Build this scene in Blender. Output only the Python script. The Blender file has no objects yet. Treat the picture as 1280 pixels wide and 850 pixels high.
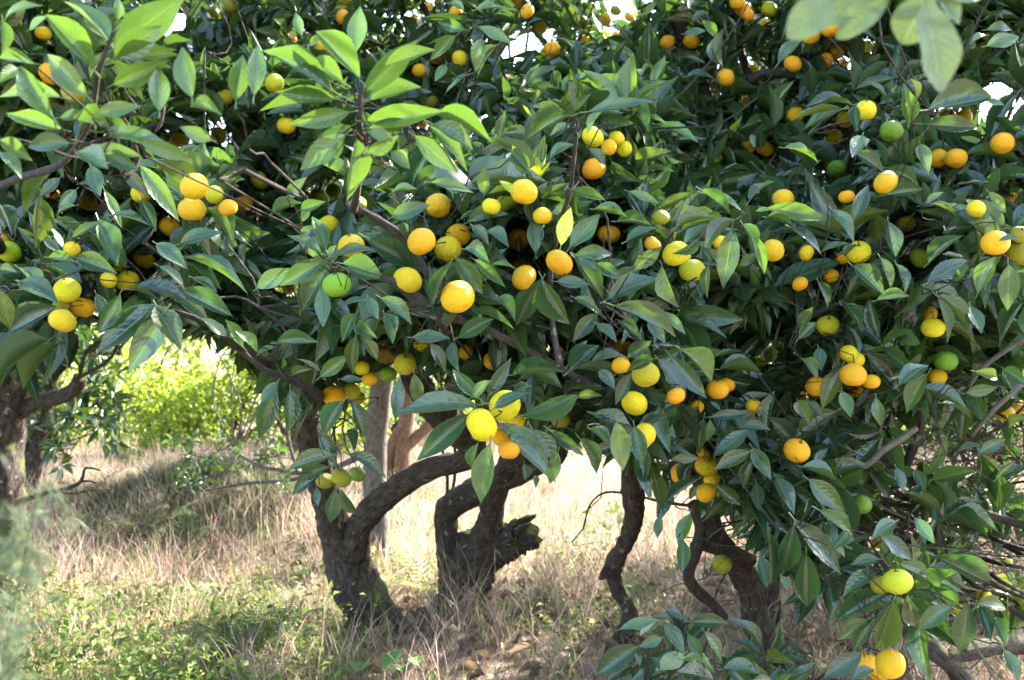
import bpy, math, random
import numpy as np
from mathutils import Vector, Matrix, noise

# ------------------------------------------------------------------ camera, sky, sun, exposure
sc = bpy.context.scene
COL = sc.collection
F = 1230.0            # focal length in pixels of the 1280 px wide photograph
EYE = 1.25            # camera height
cam_data = bpy.data.cameras.new("camera")
cam = bpy.data.objects.new("camera", cam_data)
COL.objects.link(cam)
cam.location = (0, 0, EYE)
cam.rotation_euler = (math.radians(90), 0, 0)
cam_data.sensor_width = 36
cam_data.lens = 36 * F / 1280
cam_data.clip_start = 0.05
cam_data.clip_end = 2000
cam_data.dof.use_dof = True
cam_data.dof.focus_distance = 2.1
cam_data.dof.aperture_fstop = 6.3
sc.camera = cam

SUN_AZ, SUN_EL = math.radians(50), math.radians(38)     # from straight ahead towards the right
world = bpy.data.worlds.new("World")
sc.world = world
world.use_nodes = True
wn = world.node_tree
bg = wn.nodes["Background"]
sky = wn.nodes.new("ShaderNodeTexSky")
sky.sky_type = 'NISHITA'
sky.sun_disc = False
sky.sun_elevation = SUN_EL
sky.sun_rotation = SUN_AZ
sky.air_density = 1.0
sky.dust_density = 1.6
wn.links.new(sky.outputs[0], bg.inputs[0])
bg.inputs[1].default_value = 0.15
sun_data = bpy.data.lights.new("sun", 'SUN')
sun_data.energy = 4.8
sun_data.angle = math.radians(0.5)
sun_data.color = (1.0, 0.94, 0.84)
sun = bpy.data.objects.new("sun", sun_data)
COL.objects.link(sun)
sdir = Vector((math.sin(SUN_AZ) * math.cos(SUN_EL), math.cos(SUN_AZ) * math.cos(SUN_EL), math.sin(SUN_EL)))
sun.rotation_euler = sdir.to_track_quat('Z', 'Y').to_euler()
sun.location = sdir * 30
sc.view_settings.view_transform = 'Standard'
sc.view_settings.look = 'None'
sc.view_settings.exposure = 2.9
sc.view_settings.gamma = 1
sc.cycles.max_bounces = 8
sc.cycles.transmission_bounces = 4
sc.cycles.use_denoising = True

rng = np.random.default_rng(11)
random.seed(5)
UP = np.array((0.0, 0.0, 1.0))


def at(px, py, d):
    return np.array(((px - 640) / F * d, d, EYE + (425 - py) / F * d))


def unit(v):
    return v / (np.linalg.norm(v) + 1e-9)


# ------------------------------------------------------------------ object helpers
def tag(o, label=None, cat=None, group=None, kind=None):
    if label: o['label'] = label
    if cat: o['category'] = cat
    if group: o['group'] = group
    if kind: o['kind'] = kind
    return o


def empty(name, loc, label=None, cat=None, group=None):
    o = bpy.data.objects.new(name, None)
    o.empty_display_size = 0.1
    COL.objects.link(o)
    o.location = loc
    return tag(o, label, cat, group)


def link(name, mesh, parent=None):
    o = bpy.data.objects.new(name, mesh)
    COL.objects.link(o)
    if parent is not None:
        o.parent = parent
        o.matrix_parent_inverse = Matrix.Translation(-Vector(parent.location))
    return o


def mesh_np(name, verts, faces, mat, uv=None, tint=None, smooth=True):
    """verts (N,3), faces (M,4) or list of arrays of quads/tris; uv per vertex (N,2); tint per vertex (N,3)."""
    me = bpy.data.meshes.new(name)
    if not isinstance(faces, (list, tuple)):
        faces = [faces]
    faces = [np.asarray(f, dtype=np.int32) for f in faces if len(f)]
    nl = sum(f.size for f in faces)
    nf = sum(len(f) for f in faces)
    me.vertices.add(len(verts))
    me.vertices.foreach_set('co', np.asarray(verts, dtype=np.float32).ravel())
    me.loops.add(nl)
    loops = np.concatenate([f.ravel() for f in faces])
    me.loops.foreach_set('vertex_index', loops)
    me.polygons.add(nf)
    sizes = np.concatenate([np.full(len(f), f.shape[1], dtype=np.int32) for f in faces])
    starts = np.concatenate(([0], np.cumsum(sizes)[:-1])).astype(np.int32)
    me.polygons.foreach_set('loop_start', starts)
    me.polygons.foreach_set('use_smooth', np.full(nf, smooth, dtype=bool))
    if uv is not None:
        l = me.uv_layers.new(name='UVMap')
        l.data.foreach_set('uv', np.asarray(uv, dtype=np.float32)[loops].ravel())
    if tint is not None:
        a = me.attributes.new('tint', 'FLOAT_COLOR', 'POINT')
        c = np.ones((len(verts), 4), dtype=np.float32)
        c[:, :3] = tint
        a.data.foreach_set('color', c.ravel())
    me.materials.append(mat)
    me.update(calc_edges=True)
    me.validate()
    return me


# ------------------------------------------------------------------ node helpers and materials
def new_mat(name):
    m = bpy.data.materials.new(name)
    m.use_nodes = True
    nt = m.node_tree
    nt.nodes.clear()
    return m, nt


def nd(nt, typ, **kw):
    n = nt.nodes.new(typ)
    for k, v in kw.items():
        if k.startswith('i_'):
            n.inputs[int(k[2:])].default_value = v
        else:
            setattr(n, k, v)
    return n


def mathn(nt, op, a, b=None, c=None):
    n = nt.nodes.new('ShaderNodeMath')
    n.operation = op
    for i, v in enumerate((a, b, c)):
        if v is None: continue
        if isinstance(v, (int, float)): n.inputs[i].default_value = v
        else: nt.links.new(v, n.inputs[i])
    return n.outputs[0]


def mixc(nt, fac, a, b, blend='MIX'):
    n = nt.nodes.new('ShaderNodeMix')
    n.data_type = 'RGBA'
    n.blend_type = blend
    for s, v in ((n.inputs[0], fac), (n.inputs[6], a), (n.inputs[7], b)):
        if isinstance(v, (int, float)): s.default_value = v
        elif isinstance(v, tuple): s.default_value = (*v, 1) if len(v) == 3 else v
        else: nt.links.new(v, s)
    return n.outputs[2]


def ramp(nt, fac, stops):
    n = nt.nodes.new('ShaderNodeValToRGB')
    e = n.color_ramp.elements
    while len(e) < len(stops): e.new(0.5)
    for el, (p, c) in zip(e, stops):
        el.position = p
        el.color = (*c, 1) if isinstance(c, tuple) else (c, c, c, 1)
    nt.links.new(fac, n.inputs[0])
    return n.outputs[0]


def noise_tex(nt, vec, scale, detail=3, rough=0.55):
    n = nt.nodes.new('ShaderNodeTexNoise')
    n.inputs['Scale'].default_value = scale
    n.inputs['Detail'].default_value = detail
    n.inputs['Roughness'].default_value = rough
    if vec is not None: nt.links.new(vec, n.inputs['Vector'])
    return n.outputs[0]


def leaf_material(name, rough=0.15, trans=0.19, veins=8.0, vein_bump=0.36, spec=0.68, vein_col=0.06, vein_tone=(0.12, 0.19, 0.06)):
    m, nt = new_mat(name)
    L = nt.links.new
    out = nd(nt, 'ShaderNodeOutputMaterial')
    att = nd(nt, 'ShaderNodeAttribute', attribute_name='tint')
    uv = nd(nt, 'ShaderNodeUVMap')
    sep = nd(nt, 'ShaderNodeSeparateXYZ')
    L(uv.outputs[0], sep.inputs[0])
    u = mathn(nt, 'ABSOLUTE', mathn(nt, 'SUBTRACT', sep.outputs[0], 0.5))
    v = sep.outputs[1]
    geo = nd(nt, 'ShaderNodeNewGeometry')
    pos = geo.outputs['Position']
    n1 = noise_tex(nt, pos, 55, 3)
    n2 = noise_tex(nt, pos, 7, 2)
    # midrib and lateral veins
    rib = mathn(nt, 'SUBTRACT', 1.0, mathn(nt, 'SMOOTH_MIN', mathn(nt, 'MULTIPLY', u, 22.0), 1.0, 0.2))
    rib = mathn(nt, 'MAXIMUM', rib, 0.0)
    ph = mathn(nt, 'ADD', mathn(nt, 'MULTIPLY', mathn(nt, 'SUBTRACT', v, mathn(nt, 'MULTIPLY', u, 0.55)), veins), mathn(nt, 'MULTIPLY', n2, 1.5))
    tri = mathn(nt, 'PINGPONG', ph, 0.5)                       # 0 at a vein
    vein = mathn(nt, 'MAXIMUM', mathn(nt, 'SUBTRACT', 1.0, mathn(nt, 'MULTIPLY', tri, 11.0)), 0.0)
    wav = mathn(nt, 'SINE', mathn(nt, 'MULTIPLY', ph, 6.2832))
    base = mixc(nt, mathn(nt, 'MULTIPLY', n1, 0.5), att.outputs['Color'], (0.5, 0.55, 0.4), 'MULTIPLY')
    base = mixc(nt, mathn(nt, 'MULTIPLY', n2, 0.22), base, (0.07, 0.11, 0.02))
    veins_f = mathn(nt, 'MAXIMUM', mathn(nt, 'MULTIPLY', rib, 0.5), mathn(nt, 'MULTIPLY', vein, vein_col))
    base = mixc(nt, veins_f, base, vein_tone)
    # specks of dust and scale
    sp = noise_tex(nt, pos, 420, 1)
    sp = mathn(nt, 'MULTIPLY', mathn(nt, 'GREATER_THAN', sp, 0.71), 0.35)
    base = mixc(nt, sp, base, (0.16, 0.15, 0.1))
    scab = mathn(nt, 'MULTIPLY', ramp(nt, noise_tex(nt, pos, 19, 5, 0.7), [(0.66, 0.0), (0.74, 1.0)]), 0.55)
    base = mixc(nt, scab, base, (0.16, 0.14, 0.045))
    under = mixc(nt, 0.32, base, (0.085, 0.145, 0.05))
    col = mixc(nt, geo.outputs['Backfacing'], base, under)
    bs = nd(nt, 'ShaderNodeBsdfPrincipled')
    L(col, bs.inputs['Base Color'])
    rr = mathn(nt, 'ADD', rough - 0.06, mathn(nt, 'ADD', mathn(nt, 'MULTIPLY', n1, 0.18), mathn(nt, 'MULTIPLY', geo.outputs['Backfacing'], 0.25)))
    L(rr, bs.inputs['Roughness'])
    bs.inputs['Specular IOR Level'].default_value = spec
    h = mathn(nt, 'ADD', mathn(nt, 'MULTIPLY', wav, -0.10), mathn(nt, 'ADD', mathn(nt, 'MULTIPLY', n1, 1.6), mathn(nt, 'MULTIPLY', rib, -0.5)))
    bp = nd(nt, 'ShaderNodeBump')
    bp.inputs['Strength'].default_value = vein_bump
    bp.inputs['Distance'].default_value = 0.0032
    L(h, bp.inputs['Height'])
    L(bp.outputs[0], bs.inputs['Normal'])
    tr = nd(nt, 'ShaderNodeBsdfTranslucent')
    tc = mixc(nt, 1.0, base, (2.6, 2.7, 0.9), 'MULTIPLY')
    tc = mixc(nt, 1.0, tc, (0.02, 0.035, 0.0), 'ADD')
    L(tc, tr.inputs[0])
    mx = nd(nt, 'ShaderNodeMixShader')
    mx.inputs[0].default_value = trans
    L(bs.outputs[0], mx.inputs[1])
    L(tr.outputs[0], mx.inputs[2])
    L(mx.outputs[0], out.inputs[0])
    return m


def bark_material(name, dark, light, moss=0.0, lichen=0.15, scale=1.0):
    m, nt = new_mat(name)
    L = nt.links.new
    out = nd(nt, 'ShaderNodeOutputMaterial')
    bs = nd(nt, 'ShaderNodeBsdfPrincipled')
    uv = nd(nt, 'ShaderNodeUVMap')
    mp = nd(nt, 'ShaderNodeMapping')
    mp.inputs['Scale'].default_value = (9 * scale, 7 * scale, 1)
    L(uv.outputs[0], mp.inputs[0])
    geo = nd(nt, 'ShaderNodeNewGeometry')
    pos = geo.outputs['Position']
    s1 = noise_tex(nt, mp.outputs[0], 2.2, 5, 0.65)
    s2 = noise_tex(nt, pos, 38, 4, 0.6)
    s3 = noise_tex(nt, pos, 9, 3)
    f = mathn(nt, 'ADD', mathn(nt, 'MULTIPLY', s1, 0.65), mathn(nt, 'MULTIPLY', s2, 0.35))
    col = ramp(nt, f, [(0.40, dark), (0.52, tuple((a + b) * .5 for a, b in zip(dark, light))), (0.63, light)])
    lf = mathn(nt, 'MULTIPLY', mathn(nt, 'GREATER_THAN', noise_tex(nt, pos, 24, 4, 0.6), 0.66), lichen * 3)
    col = mixc(nt, lf, col, (0.23, 0.24, 0.2))
    if moss > 0:
        sp = nd(nt, 'ShaderNodeSeparateXYZ')
        L(geo.outputs['Normal'], sp.inputs[0])
        up = mathn(nt, 'ADD', mathn(nt, 'ADD', sp.outputs[2], mathn(nt, 'MULTIPLY', sp.outputs[0], 0.65)), mathn(nt, 'MULTIPLY', mathn(nt, 'SUBTRACT', s3, 0.5), 2.4))
        mf = ramp(nt, up, [(0.62, 0.0), (0.95, 1.0)])
        col = mixc(nt, mathn(nt, 'MULTIPLY', mf, moss), col, mixc(nt, s2, (0.05, 0.075, 0.015), (0.14, 0.17, 0.035)))
    L(col, bs.inputs['Base Color'])
    bs.inputs['Roughness'].default_value = 0.86
    bs.inputs['Specular IOR Level'].default_value = 0.25
    bp = nd(nt, 'ShaderNodeBump')
    bp.inputs['Strength'].default_value = 0.9
    bp.inputs['Distance'].default_value = 0.016
    L(f, bp.inputs['Height'])
    L(bp.outputs[0], bs.inputs['Normal'])
    L(bs.outputs[0], out.inputs[0])
    return m


def fruit_material():
    m, nt = new_mat('mandarin_peel')
    L = nt.links.new
    out = nd(nt, 'ShaderNodeOutputMaterial')
    bs = nd(nt, 'ShaderNodeBsdfPrincipled')
    oi = nd(nt, 'ShaderNodeObjectInfo')
    tc = nd(nt, 'ShaderNodeTexCoord')
    add = nd(nt, 'ShaderNodeVectorMath', operation='ADD')
    sc_ = nd(nt, 'ShaderNodeVectorMath', operation='SCALE')
    cmb = nd(nt, 'ShaderNodeCombineXYZ')
    for k in range(3): L(oi.outputs['Random'], cmb.inputs[k])
    L(cmb.outputs[0], sc_.inputs[0]); sc_.inputs['Scale'].default_value = 37
    L(tc.outputs['Object'], add.inputs[0]); L(sc_.outputs[0], add.inputs[1])
    vec = add.outputs[0]
    big = noise_tex(nt, vec, 1.3, 3, 0.6)
    mid = noise_tex(nt, vec, 6, 4, 0.65)
    col = oi.outputs['Color']
    green = mixc(nt, 0.5, col, (0.36, 0.42, 0.02))
    warm = mixc(nt, 0.45, col, (0.85, 0.25, 0.01))
    c = mixc(nt, mathn(nt, 'MULTIPLY', ramp(nt, big, [(0.46, 0.0), (0.66, 1.0)]), 0.6), col, green)
    c = mixc(nt, mathn(nt, 'MULTIPLY', ramp(nt, big, [(0.25, 1.0), (0.48, 0.0)]), 0.5), c, warm)
    spots = mathn(nt, 'MULTIPLY', ramp(nt, mid, [(0.6, 0.0), (0.72, 1.0)]), 0.5)
    c = mixc(nt, spots, c, (0.2, 0.15, 0.03))
    vo = nd(nt, 'ShaderNodeTexVoronoi')
    vo.inputs['Scale'].default_value = 24
    L(vec, vo.inputs['Vector'])
    pore = ramp(nt, vo.outputs['Distance'], [(0.0, 0.0), (0.42, 1.0)])
    c = mixc(nt, mathn(nt, 'MULTIPLY', mathn(nt, 'SUBTRACT', 1.0, pore), 0.22), c, (0.42, 0.2, 0.01))
    L(c, bs.inputs['Base Color'])
    L(mathn(nt, 'ADD', 0.24, mathn(nt, 'MULTIPLY', mid, 0.2)), bs.inputs['Roughness'])
    bs.inputs['Specular IOR Level'].default_value = 0.32
    bs.inputs['Subsurface Weight'].default_value = 0.08
    bs.inputs['Subsurface Radius'].default_value = (0.012, 0.006, 0.002)
    bs.inputs['Subsurface Scale'].default_value = 1.0
    bp = nd(nt, 'ShaderNodeBump')
    bp.inputs['Strength'].default_value = 0.45
    bp.inputs['Distance'].default_value = 0.025
    L(mathn(nt, 'ADD', pore, mathn(nt, 'MULTIPLY', mid, 1.2)), bp.inputs['Height'])
    L(bp.outputs[0], bs.inputs['Normal'])
    L(bs.outputs[0], out.inputs[0])
    return m


def blade_material(name, trans=0.35, rough=0.6):
    m, nt = new_mat(name)
    L = nt.links.new
    out = nd(nt, 'ShaderNodeOutputMaterial')
    att = nd(nt, 'ShaderNodeAttribute', attribute_name='tint')
    bs = nd(nt, 'ShaderNodeBsdfPrincipled')
    L(att.outputs['Color'], bs.inputs['Base Color'])
    bs.inputs['Roughness'].default_value = rough
    bs.inputs['Specular IOR Level'].default_value = 0.3
    tr = nd(nt, 'ShaderNodeBsdfTranslucent')
    L(att.outputs['Color'], tr.inputs[0])
    mx = nd(nt, 'ShaderNodeMixShader')
    mx.inputs[0].default_value = trans
    L(bs.outputs[0], mx.inputs[1]); L(tr.outputs[0], mx.inputs[2]); L(mx.outputs[0], out.inputs[0])
    return m


def ground_material():
    m, nt = new_mat('dry_orchard_floor')
    L = nt.links.new
    out = nd(nt, 'ShaderNodeOutputMaterial')
    bs = nd(nt, 'ShaderNodeBsdfPrincipled')
    geo = nd(nt, 'ShaderNodeNewGeometry')
    pos = geo.outputs['Position']
    a = noise_tex(nt, pos, 1.1, 4)
    b = noise_tex(nt, pos, 26, 5, 0.7)
    col = ramp(nt, b, [(0.3, (0.13, 0.095, 0.06)), (0.5, (0.30, 0.225, 0.145)), (0.7, (0.45, 0.36, 0.24))])
    col = mixc(nt, ramp(nt, a, [(0.45, 0.0), (0.62, 0.55)]), col, (0.1, 0.13, 0.04))
    L(col, bs.inputs['Base Color'])
    bs.inputs['Roughness'].default_value = 0.95
    bp = nd(nt, 'ShaderNodeBump')
    bp.inputs['Distance'].default_value = 0.03
    L(b, bp.inputs['Height']); L(bp.outputs[0], bs.inputs['Normal'])
    L(bs.outputs[0], out.inputs[0])
    return m


M_LEAF = leaf_material('citrus_leaf')
M_FARLEAF = leaf_material('distant_leaf', rough=0.5, trans=0.42, vein_bump=0.0, spec=0.35)
M_BROAD = leaf_material('broad_leaf', rough=0.55, trans=0.06, veins=9.0, vein_bump=1.0, spec=0.25, vein_col=0.5, vein_tone=(0.36, 0.40, 0.27))
M_BARK = bark_material('citrus_bark', (0.016, 0.012, 0.010), (0.095, 0.072, 0.058), moss=0.35, lichen=0.2)
M_BARKM = bark_material('mossy_bark', (0.016, 0.012, 0.010), (0.092, 0.07, 0.056), moss=0.9, lichen=0.25)
M_PALEBARK = bark_material('grey_bark', (0.075, 0.065, 0.06), (0.21, 0.185, 0.17), moss=0.2, lichen=0.3)
M_GREYLIMB = bark_material('grey_brown_bark', (0.035, 0.028, 0.024), (0.135, 0.11, 0.095), lichen=0.25)
M_REDBARK = bark_material('reddish_bark', (0.11, 0.06, 0.04), (0.27, 0.16, 0.11), lichen=0.05)
M_TWIG = bark_material('twig_bark', (0.03, 0.024, 0.02), (0.14, 0.11, 0.09), scale=3)
M_PALETWIG = bark_material('dead_twig_bark', (0.13, 0.11, 0.09), (0.34, 0.30, 0.26), scale=3)
M_GREENTWIG = bark_material('young_twig_bark', (0.05, 0.075, 0.025), (0.11, 0.14, 0.05), lichen=0.02, scale=3)
M_FRUIT = fruit_material()
M_CALYX = bark_material('calyx_green', (0.04, 0.07, 0.02), (0.10, 0.13, 0.05), lichen=0.0, scale=3)
M_BLADE = blade_material('dry_grass_blade', 0.4)
M_HERB = blade_material('green_herb_leaf', 0.4, 0.5)
M_FERN = blade_material('fern_leaflet', 0.35, 0.55)
# ------------------------------------------------------------------ tubes: trunks, limbs, twigs
def spline(pts, step):
    """Catmull-Rom through rows of (x,y,z,r), resampled about every `step` metres."""
    P = np.asarray(pts, float)
    if len(P) == 2:
        n = max(2, int(np.linalg.norm(P[1, :3] - P[0, :3]) / step) + 1)
        t = np.linspace(0, 1, n)[:, None]
        return P[0] * (1 - t) + P[1] * t
    Q = np.vstack((2 * P[0] - P[1], P, 2 * P[-1] - P[-2]))
    out = []
    for i in range(1, len(Q) - 2):
        p0, p1, p2, p3 = Q[i - 1], Q[i], Q[i + 1], Q[i + 2]
        n = max(2, int(np.linalg.norm(p2[:3] - p1[:3]) / step) + 1)
        t = np.linspace(0, 1, n, endpoint=False)[:, None]
        out.append(.5 * ((2 * p1) + (p2 - p0) * t + (2 * p0 - 5 * p1 + 4 * p2 - p3) * t ** 2 + (3 * p1 - p0 - 3 * p2 + p3) * t ** 3))
    out.append(P[-1:])
    R = np.vstack(out)
    R[:, 3] = np.maximum(R[:, 3], 0.0006)
    return R


def tube(path, sides, rough=0.0, seed=0, cap=True):
    """verts, quads(+tris), uv of a tube round path rows (x,y,z,r)."""
    P = path[:, :3]
    n = len(P)
    T = np.gradient(P, axis=0)
    T /= np.linalg.norm(T, axis=1)[:, None] + 1e-9
    ref = np.array((0.37, 0.61, 0.7))
    N = np.cross(T, ref); N /= np.linalg.norm(N, axis=1)[:, None] + 1e-9
    B = np.cross(T, N)
    a = np.linspace(0, 2 * np.pi, sides, endpoint=False)
    s = np.concatenate(([0], np.cumsum(np.linalg.norm(np.diff(P, axis=0), axis=1))))
    r = np.repeat(path[:, 3:4], sides, 1)
    if rough > 0:
        k = np.random.default_rng(seed)
        ph = k.uniform(0, 6.28, 8)
        S = s[:, None]
        A = a[None, :]
        wob = (np.sin(3 * A + ph[0] + S * 5) * .35 + np.sin(5 * A + ph[1] - S * 8 + 1.2 * np.sin(S * 9 + ph[2])) * .3 + np.sin(2 * A + S * 11 + ph[3]) * .35
               + np.sin(9 * A + ph[4] + 2 * np.sin(S * 13)) * .22 + np.sin(S * 23 + ph[5] + 2 * A) * .3)
        r = r * (1 + rough * wob)
    r = r * (1 + (rough * .55) * np.random.default_rng(seed + 9).normal(0, 1, r.shape)) if rough > .08 and sides >= 12 else r
    V = P[:, None, :] + r[:, :, None] * (np.cos(a)[None, :, None] * N[:, None, :] + np.sin(a)[None, :, None] * B[:, None, :])
    V = V.reshape(-1, 3)
    i = np.arange(n - 1)[:, None] * sides
    j = np.arange(sides)[None, :]
    k2 = (j + 1) % sides
    quads = np.stack((i + j, i + k2, i + sides + k2, i + sides + j), -1).reshape(-1, 4)
    uv = np.stack((np.broadcast_to(np.abs(a / np.pi - 1)[None, :], (n, sides)), np.broadcast_to(s[:, None], (n, sides))), -1).reshape(-1, 2)
    tris = np.zeros((0, 3), int)
    if cap:
        c0 = len(V)
        V = np.vstack((V, P[0:1], P[-1:]))
        uv = np.vstack((uv, [[.5, 0]], [[.5, s[-1]]]))
        jj = np.arange(sides)
        kk = (jj + 1) % sides
        tris = np.vstack((np.stack((np.full(sides, c0), kk, jj), -1), np.stack((np.full(sides, c0 + 1), (n - 1) * sides + jj, (n - 1) * sides + kk), -1)))
    return V, quads, tris, uv


class Bag:
    """collects geometry and links it as one mesh object"""
    def __init__(self):
        self.v, self.q, self.t, self.uv, self.c, self.n = [], [], [], [], [], 0

    def add(self, V, quads=None, tris=None, uv=None, tint=None):
        self.v.append(V)
        if quads is not None and len(quads): self.q.append(quads + self.n)
        if tris is not None and len(tris): self.t.append(tris + self.n)
        self.uv.append(uv if uv is not None else np.zeros((len(V), 2)))
        self.c.append(np.broadcast_to(tint, (len(V), 3)) if tint is not None else np.zeros((len(V), 3)))
        self.n += len(V)

    def tube(self, path, sides, rough=0, seed=0):
        V, q, t, uv = tube(path, sides, rough, seed)
        self.add(V, q, t, uv)

    def mesh(self, name, mat, tint=False, smooth=True):
        f = []
        if self.q: f.append(np.vstack(self.q))
        if self.t: f.append(np.vstack(self.t))
        return mesh_np(name, np.vstack(self.v), f, mat, np.vstack(self.uv), np.vstack(self.c) if tint else None, smooth)

    def link(self, name, mat, parent=None, tint=False, smooth=True):
        return link(name, self.mesh(name, mat, tint, smooth), parent)


# ------------------------------------------------------------------ leaf templates
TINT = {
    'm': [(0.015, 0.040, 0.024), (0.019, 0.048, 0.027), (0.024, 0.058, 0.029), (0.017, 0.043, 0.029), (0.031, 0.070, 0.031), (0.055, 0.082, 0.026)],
    'n': [(0.036, 0.084, 0.040), (0.044, 0.098, 0.042), (0.031, 0.076, 0.040)],  # mature leaf lightened, flash brightness put into the colour
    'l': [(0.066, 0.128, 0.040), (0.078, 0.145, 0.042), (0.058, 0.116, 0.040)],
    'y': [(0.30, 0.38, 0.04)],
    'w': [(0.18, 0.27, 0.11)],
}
TINTS = []
TSTART = {}
for k_ in TINT:
    TSTART[k_] = len(TINTS)
    TINTS += TINT[k_]


def leaf_template(rows, cols, droop, fold, wave, twist, petiole=True, seed=0, shape=0):
    """unit leaf along +Y, half width 1 in X (scaled later), upper face +Z."""
    y = np.linspace(0, 1, rows + 1)
    if shape == 0: w = np.sin(np.pi * y ** 0.9) ** 1.05
    elif shape == 2: w = np.abs(np.sin(np.pi * y ** 1.3)) ** 0.62 * (1 + .05 * (np.arange(rows + 1) % 2) * (y > .1))
    else: w = np.sin(np.pi * y ** 0.72) ** 0.7
    w = np.abs(w) * (1 - 0.2 * y ** 6) + 0.012
    u = np.linspace(-1, 1, cols + 1)
    k = np.random.default_rng(seed)
    ph = k.uniform(0, 6.28, 3)
    X = u[None, :] * w[:, None] * 0.5
    Y = np.repeat(y[:, None], cols + 1, 1)
    au = np.abs(u)[None, :]
    Z = fold * au * w[:, None] * .5 - droop * Y ** 2 + wave * au * np.sin(y * 15 + ph[0])[:, None] * np.sign(u + 1e-6)[None, :] * .5 + wave * au * np.sin(y * 11 + ph[1])[:, None] * .5 + twist * u[None, :] * Y * w[:, None]
    Y = Y - droop * droop * 0.5 * Y ** 3
    X = X + 0.03 * np.sin(y * 3 + ph[2])[:, None]
    V = np.stack((X, Y, Z), -1).reshape(-1, 3)
    uv = np.stack((np.broadcast_to((u * .5 + .5)[None, :], X.shape), np.repeat(y[:, None], cols + 1, 1)), -1).reshape(-1, 2)
    i = np.arange(rows)[:, None] * (cols + 1)
    j = np.arange(cols)[None, :]
    q = np.stack((i + j, i + j + 1, i + cols + 2 + j, i + cols + 1 + j), -1).reshape(-1, 4)
    if petiole:
        c = len(V)
        pv = np.array([(-.035, -.13, .01), (.035, -.13, .01), (.03, .03, .006), (-.03, .03, .006), (0, -.13, -.02), (0, .03, -.016)])
        V = np.vstack((V, pv))
        uv = np.vstack((uv, [[.5, 0]] * 6))
        q = np.vstack((q, np.array([[0, 1, 2, 3], [1, 4, 5, 2], [4, 0, 3, 5]]) + c))
    return V, q, uv


SHAPES = [leaf_template(7, 4, dr, fo, wa, tw, True, i) for i, (dr, fo, wa, tw) in enumerate(
    [(.08, .30, .012, .02), (.16, .38, .02, -.06), (.26, .22, .015, .08), (.03, .55, .022, .0), (.20, .62, .02, -.14), (-.06, .20, .018, .07), (.30, .35, .03, .10), (.05, .12, .03, -.08), (.12, .8, .02, .12), (-.10, .42, .02, -.12)])]
SHAPES_LO = [leaf_template(4, 2, dr, fo, wa, tw, False, i) for i, (dr, fo, wa, tw) in enumerate(
    [(.08, .30, .0, .02), (.16, .38, .0, -.06), (.26, .22, .015, .08), (.03, .55, .022, .0), (.20, .62, .02, -.14), (-.06, .20, .018, .07), (.30, .35, .03, .10), (.05, .12, .03, -.08), (.12, .8, .02, .12), (-.10, .42, .02, -.12)])]
SHAPES_FAR = [leaf_template(2, 2, .15, .35, 0, 0, False, 1), leaf_template(2, 2, .3, .3, 0, .1, False, 2)]
_leaf_mesh = {}


def leaf_mesh(shape, tint):
    key = (shape, tint)
    if key not in _leaf_mesh:
        V, q, uv = SHAPES[shape]
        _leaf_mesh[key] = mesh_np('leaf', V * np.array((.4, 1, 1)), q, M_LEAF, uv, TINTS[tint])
    return _leaf_mesh[key]


class Leaf:
    __slots__ = ('p', 'R', 'L', 'w', 's', 't', 'px', 'tree', 'exp')


def make_leaf(p, axis, normal, L, w, kind, tree, explicit=False):
    a = unit(axis)
    n = normal - a * np.dot(normal, a)
    n = unit(n)
    x = np.cross(a, n)
    lf = Leaf()
    lf.p = np.asarray(p, float)
    lf.R = np.stack((x, a, n), 1)          # columns
    lf.L, lf.w = L, w                      # w: true full width
    lf.s = int(rng.integers(0, 10))
    lf.t = TSTART[kind] + int(rng.integers(0, len(TINT[kind])))
    lf.tree = tree
    lf.exp = explicit
    c = lf.p + a * L * .5
    q = (640 + c[0] / c[1] * F, 425 - (c[2] - EYE) / c[1] * F)
    inside = -40 < q[0] < 1320 and -40 < q[1] < 890
    lf.px = (L / c[1] * F) if inside else 0
    return lf


def proj(p):
    return 640 + p[0] / p[1] * F, 425 - (p[2] - EYE) / p[1] * F


def emit_leaves(leaves, root, limit=300):
    """the largest in view become parts named leaf, the rest one part of kind stuff"""
    leaves = sorted(leaves, key=lambda l: -(l.px + (1000 if l.exp else 0)))
    for lf in leaves[:limit]:
        o = link('leaf', leaf_mesh(lf.s, lf.t), root)
        M = Matrix.Identity(4)
        S = lf.R * np.array((lf.w / .4, lf.L, lf.L))[None, :]
        for i in range(3):
            for j in range(3): M[i][j] = S[i, j]
            M[i][3] = lf.p[i]
        o.matrix_parent_inverse = Matrix.Identity(4)
        o.matrix_local = Matrix.Translation(-root.location) @ M
    rest = leaves[limit:]
    if rest:
        o = merged_leaves('foliage', rest, root, M_LEAF)
        tag(o, kind='stuff')


def merged_leaves(name, leaves, root, mat, far=False):
    bag = Bag()
    groups = {}
    for lf in leaves:
        hi = (not far) and lf.px > 42
        groups.setdefault((hi, lf.s), []).append(lf)
    for (hi, s), ls in groups.items():
        V, q, uv = SHAPES_FAR[s % 2] if far else (SHAPES[s] if hi else SHAPES_LO[s])
        S = np.stack([l.R * np.array((l.w, l.L, l.L))[None, :] for l in ls])
        P = np.stack([l.p for l in ls])
        VV = np.einsum('nij,vj->nvi', S, V) + P[:, None, :]
        k = len(V)
        Q = (q[None] + (np.arange(len(ls)) * k)[:, None, None]).reshape(-1, 4)
        T = np.repeat(np.array([TINTS[l.t] for l in ls]) * rng.uniform(.85, 1.15, (len(ls), 1)), k, 0)
        bag.add(VV.reshape(-1, 3), Q, None, np.tile(uv, (len(ls), 1)), T)
    return bag.link(name, mat, root, tint=True)


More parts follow.
